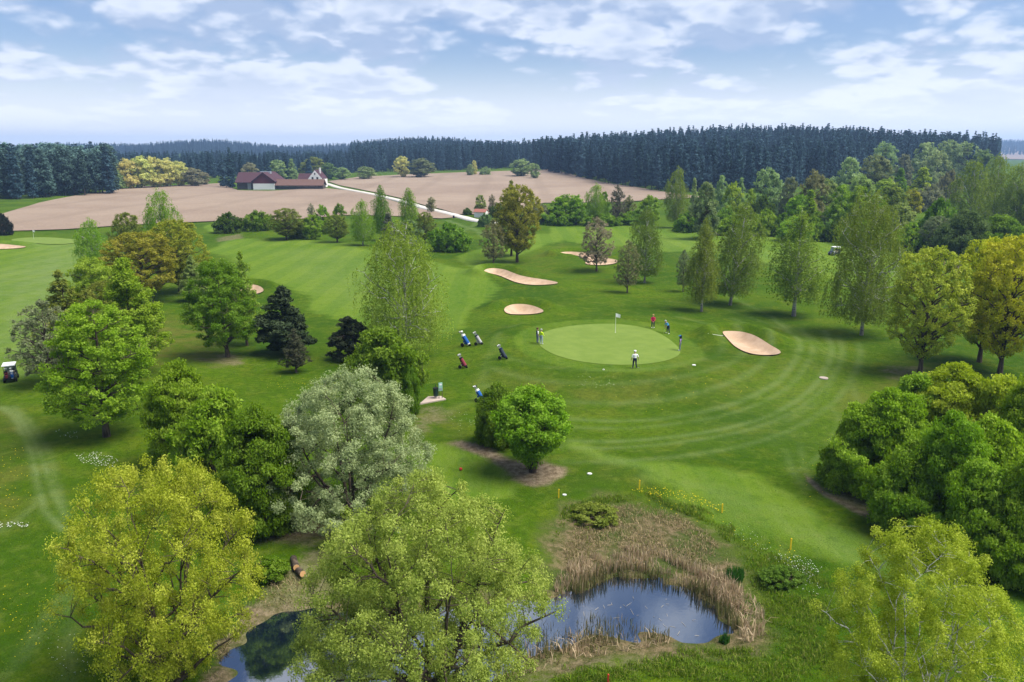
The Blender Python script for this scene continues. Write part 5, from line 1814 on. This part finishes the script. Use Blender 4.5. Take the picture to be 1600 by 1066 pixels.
def person(px, py, rz, pose, cloth, label, height=1.75, loc=None):
    """one continuous skinned figure; local +y is the way it faces"""
    J = dict(
        pelvis=(0, 0, .93), waist=(0, 0, 1.08), chest=(0, 0, 1.27), neck0=(0, 0, 1.43), neck=(0, .01, 1.51), head0=(0, .03, 1.58), head1=(0, .03, 1.68), head2=(0, .02, 1.755),
        nose=(0, .125, 1.655), shl=(-.17, 0, 1.40), shr=(.17, 0, 1.40), ell=(-.24, -.02, 1.13), elr=(.24, -.02, 1.13), wrl=(-.26, .05, .90), wrr=(.26, .05, .90),
        hipl=(-.09, 0, .88), hipr=(.09, 0, .88), knl=(-.11, .03, .49), knr=(.11, .03, .49), anl=(-.12, 0, .09), anr=(.12, 0, .09), tol=(-.13, .17, .045), tor=(.13, .17, .045))
    J.update(pose)
    J = {k: Vector(v) for k, v in J.items()}
    R = dict(pelvis=(.155, .115), waist=(.145, .105), chest=(.165, .115), neck0=(.085, .075), neck=(.058, .058), head0=(.072, .082), head1=(.080, .098), head2=(.058, .068), nose=(.014, .014),
             shl=(.070, .070), shr=(.070, .070), ell=(.047, .047), elr=(.047, .047), wrl=(.032, .032), wrr=(.032, .032), hipl=(.098, .10), hipr=(.098, .10), knl=(.066, .066), knr=(.066, .066),
             anl=(.045, .045), anr=(.045, .045), tol=(.042, .034), tor=(.042, .034))
    E = [('pelvis', 'waist'), ('waist', 'chest'), ('chest', 'neck0'), ('neck0', 'neck'), ('neck', 'head0'), ('head0', 'head1'), ('head1', 'head2'), ('head1', 'nose'), ('chest', 'shl'), ('chest', 'shr'), ('shl', 'ell'), ('shr', 'elr'),
         ('ell', 'wrl'), ('elr', 'wrr'), ('pelvis', 'hipl'), ('pelvis', 'hipr'), ('hipl', 'knl'), ('hipr', 'knr'), ('knl', 'anl'), ('knr', 'anr'), ('anl', 'tol'), ('anr', 'tor')]
    part = {('pelvis', 'waist'): 'trousers', ('waist', 'chest'): 'shirt', ('chest', 'neck0'): 'shirt', ('chest', 'shl'): 'shirt', ('chest', 'shr'): 'shirt', ('shl', 'ell'): 'sleeve', ('shr', 'elr'): 'sleeve', ('ell', 'wrl'): 'arm', ('elr', 'wrr'): 'arm',
            ('pelvis', 'hipl'): 'trousers', ('pelvis', 'hipr'): 'trousers', ('hipl', 'knl'): 'trousers', ('hipr', 'knr'): 'trousers', ('knl', 'anl'): 'trousers', ('knr', 'anr'): 'trousers', ('anl', 'tol'): 'shoe', ('anr', 'tor'): 'shoe'}
    # palm, four fingers of different length and a thumb from the side of the palm
    for s, wn, en in (('l', 'wrl', 'ell'), ('r', 'wrr', 'elr')):
        d_ = (J[wn] - J[en]).normalized()
        sd = Vector((0, 1, 0)) - d_ * d_.y
        sd.normalize()
        inn = d_.cross(sd)
        if inn.x * (1 if s == 'l' else -1) < 0:
            inn = -inn
        J['pm' + s] = J[wn] + d_ * .075
        R['pm' + s] = (.030, .022)
        E.append((wn, 'pm' + s))
        for k, L in enumerate((.062, .070, .066, .052)):
            q = J['pm' + s] + sd * (.030 - .020 * k) + d_ * .02
            J[f'f{s}{k}a'] = q + d_ * L * .55 + inn * .008
            J[f'f{s}{k}b'] = q + d_ * L * .95 + inn * .03
            R[f'f{s}{k}a'] = (.009, .009)
            R[f'f{s}{k}b'] = (.008, .008)
            E += [('pm' + s, f'f{s}{k}a'), (f'f{s}{k}a', f'f{s}{k}b')]
        J['t' + s] = J[wn] + d_ * .06 + sd * .045 + inn * .02
        R['t' + s] = (.010, .010)
        E.append((wn, 't' + s))
    names = list(J)
    me = bpy.data.meshes.new('body')
    me.from_pydata([J[n] for n in names], [(names.index(a), names.index(b)) for a, b in E], [])
    ob = bpy.data.objects.new('body_source', me)
    COL.objects.link(ob)
    sk = ob.modifiers.new('skin', 'SKIN')
    for i, n in enumerate(names):
        v = me.skin_vertices[0].data[i]
        v.radius = R[n]
        v.use_root = (n == 'pelvis')
        v.use_loose = False
    sk.use_smooth_shade = True
    ss = ob.modifiers.new('sub', 'SUBSURF')
    ss.levels = ss.render_levels = 1
    dg = bpy.context.evaluated_depsgraph_get()
    dg.update()
    bm2 = bpy.data.meshes.new_from_object(ob.evaluated_get(dg))
    bpy.data.objects.remove(ob)
    bm2.name = 'person_body'
    bm2.materials.clear()
    order = ['shirt', 'sleeve', 'arm', 'trousers', 'shoe', 'skin']
    cm_ = dict(cloth)
    cm_.setdefault('sleeve', cm_['shirt'])
    cm_.setdefault('arm', SKIN)
    cm_['skin'] = SKIN
    for k in order:
        bm2.materials.append(cm_[k])
    cen = np.array([p_.center[:] for p_ in bm2.polygons])
    best = np.full(len(cen), 1e9)
    idx = np.zeros(len(cen), int)
    for a, b in E:
        A, B = np.array(J[a]), np.array(J[b])
        ab = B - A
        t_ = np.clip((cen - A) @ ab / max(ab @ ab, 1e-9), 0, 1)
        q = np.linalg.norm(cen - A - t_[:, None] * ab, axis=1) - .6 * (np.array(R[a]).mean() * (1 - t_) + np.array(R[b]).mean() * t_)
        m_ = q < best
        best[m_] = q[m_]
        idx[m_] = order.index(part.get((a, b), 'skin'))
    bm2.polygons.foreach_set('material_index', idx.astype(np.int32))
    bm2.polygons.foreach_set('use_smooth', np.ones(len(bm2.polygons), bool))
    if loc is None:
        x, y, z = hit(px, py)
        if inside(np.array([[x, y]]), GREEN)[0]:
            z += .03
    else:
        x, y, z = loc
    e = link('person', bm2, None, (x, y, z))
    s = height / 1.80
    e.scale = (s * 1.2, s * 1.15, s)
    e.rotation_euler = (0, 0, rz)
    tag(e, label, 'person')
    hc = (J['head0'] + J['head1'] + J['head2']) / 3
    up = (J['head2'] - J['head0']).normalized()
    tl = up.to_track_quat('Z', 'Y')
    hat, hair = cloth.get('cap'), cloth.get('hair')

    def cap_piece(nm_, m_, prof, brim):
        b = MB().lathe(prof, 12)
        for v in b.bm.verts:
            v.co.y *= 1.18
        if brim:
            b.prism([(-.075, .07), (.075, .07), (.06, .19), (0, .205), (-.06, .19)], 'z', .012, .024)
        o_ = b.build(nm_, m_, e, hc + up * .02, True)
        o_.rotation_mode = 'QUATERNION'
        yaw = Matrix.Rotation(0, 3, 'Z').to_quaternion()
        o_.rotation_quaternion = Vector((0, 0, 1)).rotation_difference(up) @ yaw
    if hair and (not hat or cloth.get('long')):
        cap_piece('hair', hair, [(.092, -.10 if cloth.get('long') else -.045), (.104, -.02), (.104, .04), (.08, .10), (.005, .125)] if not cloth.get('long') else [(.10, -.22), (.11, -.10), (.106, .03), (.082, .10), (.005, .125)], False)
        if cloth.get('long'):
            e.children[-1].location = hc + Vector((0, -.035, .02))
        else:
            e.children[-1].location = hc + Vector((0, -.018, .03))
    if hat:
        cap_piece('cap', hat, [(.106, .005), (.108, .04), (.088, .105), (.005, .135)], True)
    e['joints'] = 0
    del e['joints']
    return e, J, s


def putter(per, J, s, hand, foot, label):
    """a putter held in the hand, its head on the turf"""
    b = MB()
    hd, ft = Vector(hand), Vector(foot)
    d_ = (hd - ft).normalized()
    b.tube([hd + d_ * .14, hd - d_ * .10], .016, 6, 1)
    b.tube([hd - d_ * .10, ft], .007, 5, 0)
    b.box(ft.x - .06, ft.x + .06, ft.y - .015, ft.y + .03, ft.z - .01, ft.z + .03, 0, .008)
    o = b.build('putter', [M['metal'], M['black']], None)
    o.matrix_world = per.matrix_basis
    o.location = per.location
    o.rotation_euler = per.rotation_euler
    o.scale = per.scale
    tag(o, label, 'golf club')


wht, shoes = fab('white_polo', (.80, .80, .80)), fab('white_shoes', (.72, .72, .72))
lime_f, jeans, magenta = fab('neon_yellow_knit', (.52, .72, .02)), fab('pale_jeans', (.32, .38, .48)), fab('magenta_knit', (.50, .015, .09))
sky_f, lilac, slate_f = fab('light_blue_polo', (.10, .36, .78)), fab('lilac_cloth', (.40, .28, .58)), fab('slate_trousers', (.14, .16, .24))
brown_h, blond, grey_h, dark_h = fab('brown_hair', (.08, .045, .025)), fab('blond_hair', (.42, .28, .12)), fab('grey_hair', (.32, .31, .30)), fab('dark_hair', (.012, .012, .018))
blue_cap, olive_f = fab('blue_cap', (.03, .19, .52)), fab('olive_shirt', (.20, .19, .10))

p_, J_, s_ = person(839.5, 536.5, math.radians(-70), dict(wrl=(-.16, .20, 1.06), ell=(-.27, .02, 1.13), knr=(.11, .05, .49)), dict(shirt=navy, sleeve=wht, trousers=slate_f, shoe=black_f, hair=brown_h), 'person in dark vest with white sleeves and grey trousers, left edge of green', 1.78)
p_, J_, s_ = person(845.5, 538.5, math.radians(-40), dict(wrr=(.2, .18, 1.04)), dict(shirt=lime_f, arm=lime_f, trousers=jeans, shoe=shoes, hair=grey_h), 'person in neon yellow pullover and pale jeans at left edge of green', 1.74)
p_, J_, s_ = person(1020, 512.5, math.radians(176), dict(wrl=(-.05, .22, .90), wrr=(.05, .22, .88), ell=(-.24, .06, 1.13), elr=(.24, .06, 1.13)), dict(shirt=magenta, arm=magenta, trousers=navy, shoe=shoes, hair=blond), 'person in magenta top and dark trousers facing the camera beyond the green', 1.68)
putter(p_, J_, s_, (0, .27, .86), (0.02, .36, .03), 'putter held in front by the person in magenta')
p_, J_, s_ = person(1044, 521.5, math.radians(110), dict(waist=(0, .05, 1.05), chest=(0, .16, 1.22), neck0=(0, .26, 1.35), neck=(0, .31, 1.41), head0=(0, .36, 1.46), head1=(0, .41, 1.53), head2=(0, .43, 1.61), nose=(0, .49, 1.48), shl=(-.17, .22, 1.31), shr=(.17, .22, 1.31),
                         ell=(-.20, .27, 1.02), elr=(.20, .27, 1.02), wrl=(-.05, .36, .82), wrr=(.05, .36, .78), anl=(-.22, 0, .09), tol=(-.25, .16, .045), knl=(-.17, .04, .49), anr=(.22, 0, .09), tor=(.25, .16, .045), knr=(.17, .04, .49)),
                         dict(shirt=sky_f, trousers=navy, shoe=shoes, hair=grey_h), 'person in light blue polo bending over a putt at the far collar', 1.80)
putter(p_, J_, s_, (0, .40, .74), (0.0, .56, .03), 'putter in the hands of the person in light blue')
p_, J_, s_ = person(1062.5, 548.5, math.radians(75), dict(wrr=(.17, .03, 1.03), elr=(.36, -.10, 1.16)), dict(shirt=black_f, sleeve=lilac, trousers=slate_f, shoe=shoes, hair=dark_h, long=1, cap=blue_cap), 'person in blue cap and lilac sleeves standing with hand on hip', 1.70)
p_, J_, s_ = person(991.5, 576, math.radians(8), dict(wrr=(.30, .06, .92), elr=(.27, -.03, 1.14), anl=(-.15, 0, .09), anr=(.16, 0, .09), tol=(-.17, .17, .045), tor=(.18, .17, .045)), dict(shirt=wht, trousers=navy, shoe=shoes, hair=grey_h, cap=wht), 'person in white polo and white cap seen from behind at the near collar', 1.84)
putter(p_, J_, s_, (.31, .08, .86), (.35, .14, .03), 'putter held like a cane by the person in white')
p_, J_, s_ = person(1474, 424, math.radians(-100), dict(wrl=(-.2, .2, 1.05)), dict(shirt=olive_f, trousers=jeans, shoe=shoes, hair=blond), 'person in olive shirt and pale trousers standing beside the cream cart', 1.78)
sit = dict(pelvis=(0, 0, .90), waist=(0, -.04, 1.04), chest=(0, -.06, 1.22), neck0=(0, -.04, 1.38), neck=(0, -.03, 1.45), head0=(0, -.01, 1.52), head1=(0, -.01, 1.62), head2=(0, -.02, 1.69), nose=(0, .09, 1.59), shl=(-.17, -.04, 1.35), shr=(.17, -.04, 1.35), ell=(-.22, .08, 1.12), elr=(.22, .08, 1.12),
           wrl=(-.14, .34, 1.12), wrr=(.14, .34, 1.12), hipl=(-.10, .02, .88), hipr=(.10, .02, .88), knl=(-.12, .44, .86), knr=(.12, .44, .86), anl=(-.12, .56, .48), anr=(.12, .56, .48), tol=(-.12, .72, .45), tor=(.12, .72, .45))
mw = Matrix.Translation(c2.location) @ Matrix.Rotation(c2.rotation_euler.z, 4, 'Z')
lo = mw @ Vector((-.28, .26, .0))
person(0, 0, c2.rotation_euler.z - PI / 2, sit, dict(shirt=navy, trousers=wht, shoe=shoes, hair=brown_h, cap=wht), 'person in dark top and white trousers sitting in the dark cart', 1.78, (lo.x, lo.y, lo.z + .02))


# ================================================================ REEDS, ROUGH GRASS, FLOWERS
def blade_material(name, a, b, c_=None):
    m, t, out = mat(name)
    ti = t.attr('tint')
    c = t.mix(t.smooth(ti, 0, .6), a, b)
    if c_:
        c = t.mix(t.smooth(ti, .7, 1.0), c, c_)
    df = t.new('ShaderNodeBsdfDiffuse')
    tr = t.new('ShaderNodeBsdfTranslucent')
    t.put(df.inputs[0], c)
    t.put(tr.inputs[0], c)
    mx = t.new('ShaderNodeMixShader')
    mx.inputs[0].default_value = .35
    t.l.new(df.outputs[0], mx.inputs[1])
    t.l.new(tr.outputs[0], mx.inputs[2])
    t.l.new(mx.outputs[0], out.inputs[0])
    return m


BL_TAN = blade_material('dry_reed', (.32, .23, .14), (.56, .44, .29), (.20, .21, .06))
BL_MIX = blade_material('green_reed', (.09, .115, .035), (.19, .17, .07), (.44, .34, .21))
BL_GRASS = blade_material('rough_grass_blades', (.085, .165, .012), (.16, .25, .02), (.28, .29, .07))
BL_DRY = blade_material('dry_grass_blades', (.17, .17, .05), (.44, .34, .20), (.12, .17, .03))
BL_LAWN = blade_material('lawn_blades', (.040, .095, .004), (.105, .165, .008), (.19, .23, .04))
BL_RUSH = blade_material('rush_blades', (.025, .10, .015), (.05, .15, .02))
YEL = blade_material('dandelion_heads', (.70, .50, .01), (.80, .62, .02))
WHI = blade_material('daisy_heads', (.70, .70, .66), (.80, .80, .78))


def sample_px(poly, n, rng):
    poly = np.asarray(poly, float)
    lo, hi = poly.min(0), poly.max(0)
    out_ = np.zeros((0, 2))
    while len(out_) < n:
        q = lo + rng.random((n * 2, 2)) * (hi - lo)
        out_ = np.concatenate([out_, q[inside(q, poly)]])
    return out_[:n]


def blades(name, label, items, m, kind='stuff', cat=None):
    V, T, n = [], [], 0
    for poly, cnt, h0, h1, wd, bend, seed in items:
        rng = np.random.default_rng(seed)
        q = sample_px(poly, cnt, rng)
        # bunch them a little
        X, Y, Z = hits(q[:, 0], q[:, 1])
        pn = np.sin(X * 1.9 + 1.3 * np.sin(Y * 1.1 + seed)) + np.sin(Y * 1.5 + 1.7 * np.sin(X * .8)) + .8 * np.sin(X * 4.7 + Y * 3.9)
        keep = pn + rng.random(cnt) * 2.4 > .55
        X, Y, Z = X[keep], Y[keep], Z[keep]
        cnt = len(X)
        h = (h0 + (h1 - h0) * rng.random(cnt) ** 1.3) * (.85 + .12 * pn[keep])
        a = rng.random(cnt) * 6.283
        ln = np.abs(rng.normal(size=cnt)) * abs(bend)
        ux, uy = np.cos(a), np.sin(a)
        f = rng.random(cnt) * 6.283
        wx, wy = np.cos(f) * wd * .5, np.sin(f) * wd * .5
        b = np.column_stack([X, Y, Z - .03])
        w3 = np.column_stack([wx, wy, 0 * wx])
        mid = b + np.column_stack([ux * ln * h * .35, uy * ln * h * .35, h * .62])
        tip = b + np.column_stack([ux * ln * h, uy * ln * h, h * np.clip(1 - ln * .35, .4, 1)])
        v = np.stack([b - w3, b + w3, mid + w3 * .8, mid - w3 * .8, tip], 1)
        V.append(v.reshape(-1, 3))
        T.append(np.repeat(rng.random(cnt), 5))
        n += cnt
    base = np.arange(n)[:, None] * 5
    loops = np.concatenate([base + np.array([[0, 1, 2, 3]]), base + np.array([[3, 2, 4]])], 1).ravel()
    sizes = np.tile([4, 3], n)
    o = link(name, np_mesh(name, np.concatenate(V), loops, sizes, [m], attrs={'tint': np.concatenate(T)}))
    tag(o, label, cat, None, kind)
    return o


blades('reeds', 'dry tan reeds round the pond', [
    ([(866, 905), (900, 880), (960, 856), (1020, 862), (1070, 882), (1120, 900), (1158, 924), (1175, 955), (1150, 962), (1090, 922), (1040, 903), (985, 891), (930, 902), (893, 922), (868, 930)], 4200, .4, .95, .045, .3, 1),
    ([(1138, 930), (1175, 925), (1196, 965), (1192, 1002), (1160, 1006), (1150, 975)], 420, .4, .9, .05, .7, 2),
    ([(790, 1030), (890, 1000), (1000, 995), (1060, 1003), (1010, 1014), (900, 1030), (820, 1056), (770, 1070)], 1100, .3, .8, .04, .6, 3)], BL_TAN)
blades('green_reeds', 'greenish reeds standing in the shallow water', [
    ([(893, 915), (930, 898), (985, 888), (1040, 900), (1090, 920), (1140, 950), (1158, 985), (1140, 985), (1110, 955), (1070, 930), (1030, 914), (985, 905), (935, 918), (900, 936)], 800, .5, 1.1, .045, .18, 4),
    ([(800, 985), (890, 972), (960, 975), (1030, 990), (1050, 1002), (1000, 1006), (900, 1014), (830, 1040), (780, 1055), (740, 1050)], 1900, .4, 1.0, .04, .25, 5),
    ([(640, 990), (800, 960), (880, 950), (880, 985), (800, 1010), (700, 1050), (640, 1050)], 500, .4, .9, .035, .25, 6)], BL_MIX)
blades('dry_grass', 'matted dry grass on the slope above the reeds', [
    ([(880, 860), (905, 815), (940, 795), (1000, 788), (1060, 806), (1110, 836), (1140, 880), (1090, 890), (1020, 868), (960, 862), (890, 890)], 8500, .12, .34, .04, .7, 7),
    ([(390, 940), (430, 900), (470, 880), (480, 930), (420, 960)], 500, .12, .3, .04, .7, 8),
    ([(310, 1066), (350, 1000), (390, 960), (400, 975), (360, 1010), (340, 1066)], 500, .12, .35, .04, .7, 9)], BL_DRY)
blades('rough_grass', 'rough unmown grass round the pond', [
    ([(1140, 830), (1180, 850), (1240, 878), (1330, 930), (1300, 1066), (900, 1066), (960, 1050), (1080, 1020), (1190, 1016), (1205, 975), (1180, 930), (1165, 890)], 16000, .12, .34, .035, .5, 10),
    ([(860, 850), (880, 795), (930, 778), (1010, 770), (1100, 795), (1150, 825), (1140, 850), (1100, 815), (1010, 782), (930, 790), (890, 820)], 5000, .12, .36, .035, .5, 11),
    ([(120, 1066), (180, 1000), (260, 1010), (310, 1040), (320, 1066)], 3500, .1, .28, .03, .5, 12),
    ([(880, 1040), (960, 1045), (1060, 1015), (1180, 1014), (1160, 1040), (1000, 1066), (860, 1066)], 4000, .14, .4, .035, .5, 13)], BL_GRASS)
blades('lawn_grass', 'taller tufts in the mown grass', [
    ([(0, 640), (120, 690), (230, 720), (110, 850), (110, 1066), (0, 1066)], 15000, .03, .10, .035, .5, 20),
    ([(900, 690), (1250, 700), (1300, 800), (1560, 930), (1600, 1010), (1330, 920), (1130, 800), (990, 755)], 12000, .03, .09, .035, .5, 21),
    ([(690, 560), (830, 560), (1100, 590), (1250, 640), (1180, 700), (900, 680), (700, 680)], 9000, .03, .09, .04, .5, 22),
    ([(690, 690), (900, 760), (860, 800), (700, 760)], 4000, .03, .09, .035, .5, 23)], BL_LAWN)
rush = blades('rush_clump', 'bright green rush clump at the right end of the reeds', [([(1130, 900), (1148, 893), (1164, 900), (1160, 912), (1136, 913)], 420, .5, .8, .04, .15, 14)], BL_RUSH, None, 'plant')
blades('rush_clump', 'small green rush clump below the pond end', [([(1122, 1004), (1132, 1000), (1140, 1004), (1134, 1009)], 120, .3, .55, .04, .2, 15)], BL_RUSH, None, 'plant')


def flowers(name, label, items, m):
    V, T, n = [], [], 0
    for poly, cnt, sz, seed in items:
        rng = np.random.default_rng(seed)
        q = sample_px(poly, cnt, rng)
        X, Y, Z = hits(q[:, 0], q[:, 1])
        s = sz * .6 * (.5 + .8 * rng.random(cnt))
        a = rng.random(cnt) * 6.28
        hgt = .06 + .14 * rng.random(cnt)
        c = np.column_stack([X, Y, Z + hgt])
        for k in range(5):
            V.append(c + np.column_stack([np.cos(a + k * 1.257) * s, np.sin(a + k * 1.257) * s, .25 * s * (k % 2)]))
        T.append(rng.random(cnt))
    # five corners per head, grouped item by item
    verts, tint = [], []
    for i in range(len(items)):
        blk = np.stack(V[i * 5:(i + 1) * 5], 1)
        verts.append(blk.reshape(-1, 3))
        tint.append(np.repeat(T[i], 5))
    verts = np.concatenate(verts)
    o = link(name, np_mesh(name, verts, np.arange(len(verts)), np.full(len(verts) // 5, 5), [m], attrs={'tint': np.concatenate(tint)}))
    tag(o, label, None, None, 'stuff')


flowers('dandelions', 'yellow dandelions along the pond bank', [
    ([(985, 768), (1020, 762), (1070, 770), (1120, 788), (1140, 802), (1120, 800), (1070, 786), (1010, 776)], 170, .055, 1),
    ([(985, 775), (1100, 800), (1180, 840), (1260, 870), (1240, 880), (1140, 840), (1040, 800)], 45, .05, 2),
    ([(0, 690), (40, 700), (50, 780), (0, 830)], 60, .05, 3), ([(0, 900), (90, 930), (80, 1000), (10, 1040)], 60, .04, 4),
    ([(1078, 462), (1120, 460), (1130, 468), (1080, 470)], 40, .09, 5), ([(560, 590), (400, 590), (420, 610), (520, 612)], 50, .06, 6), ([(800, 600), (1100, 580), (1250, 600), (1000, 650)], 40, .06, 7),
    ([(1240, 700), (1300, 720), (1320, 800), (1260, 780)], 20, .05, 8)], YEL)
flowers('daisies', 'white daisies in patches of rough grass', [
    ([(1215, 868), (1250, 872), (1285, 890), (1270, 905), (1230, 890)], 150, .035, 11), ([(1120, 815), (1180, 830), (1260, 900), (1300, 935), (1250, 930), (1160, 850)], 120, .03, 12),
    ([(112, 712), (150, 708), (185, 720), (178, 736), (130, 726)], 130, .07, 13), ([(86, 672), (120, 676), (122, 690), (88, 684)], 25, .06, 14), ([(0, 820), (50, 818), (48, 826), (0, 828)], 50, .06, 15),
    ([(60, 1000), (220, 980), (280, 1060), (100, 1066)], 160, .028, 16), ([(690, 645), (720, 640), (760, 660), (720, 680)], 40, .04, 17), ([(900, 590), (960, 590), (980, 610), (900, 610)], 40, .05, 18)], WHI)

# broken stalks lying on the water
rng = np.random.default_rng(40)
q = sample_px([(900, 950), (985, 925), (1060, 940), (1130, 975), (1100, 998), (1000, 985), (930, 980)], 28, rng)
g = Geo()
for (u, v) in q:
    c_ = unp(u, v, POND_Z - .12)
    a = rng.random() * 6.28
    L = .12 + .45 * rng.random() ** 2
    p0 = np.array([c_[0] - math.cos(a) * L / 2, c_[1] - math.sin(a) * L / 2, POND_Z - .115])
    p1 = np.array([c_[0] + math.cos(a) * L / 2, c_[1] + math.sin(a) * L / 2, POND_Z - .105 + .05 * rng.random()])
    g.tube([p0, (p0 + p1) / 2, p1], [.006, .007, .005], 4)
me = g.mesh('fallen_stalks', plain('bleached_stalk', (.5, .43, .32), .9))
tag(link('fallen_stalks', me), 'broken pale reed stalks lying on the water', None, None, 'stuff')

# low scrub on the banks
for v, nm_, bx, by, top, wd, col, lab in (
        ('far_bush', 'willow_shrub', 930, 812, 792, 78, 'olive', 'low green shrub on the dry slope above the reeds'),
        ('far_bush', 'bramble_shrub', 1222, 910, 896, 64, (.13, .22, .02), 'low bramble at the right bank among white flowers'),
        ('far_bush', 'bramble_shrub', 420, 900, 872, 60, 'mid', 'low bramble on the bank beside the cut logs')):
    plant(v, nm_, bx, by, top, wd, col, lab, 'shrub')

# ================================================================ HAZE
hb = MB().box(-5200, 5200, -5600, 6300, -4, 130)
hzm, t, out = mat('haze')
pv = t.new('ShaderNodeVolumePrincipled')
pv.inputs['Color'].default_value = (.40, .62, 1.0, 1)
pv.inputs['Density'].default_value = HAZE
pv.inputs['Anisotropy'].default_value = 0.2
t.l.new(pv.outputs[0], out.inputs['Volume'])
tag(hb.build('haze', hzm), kind='stuff')
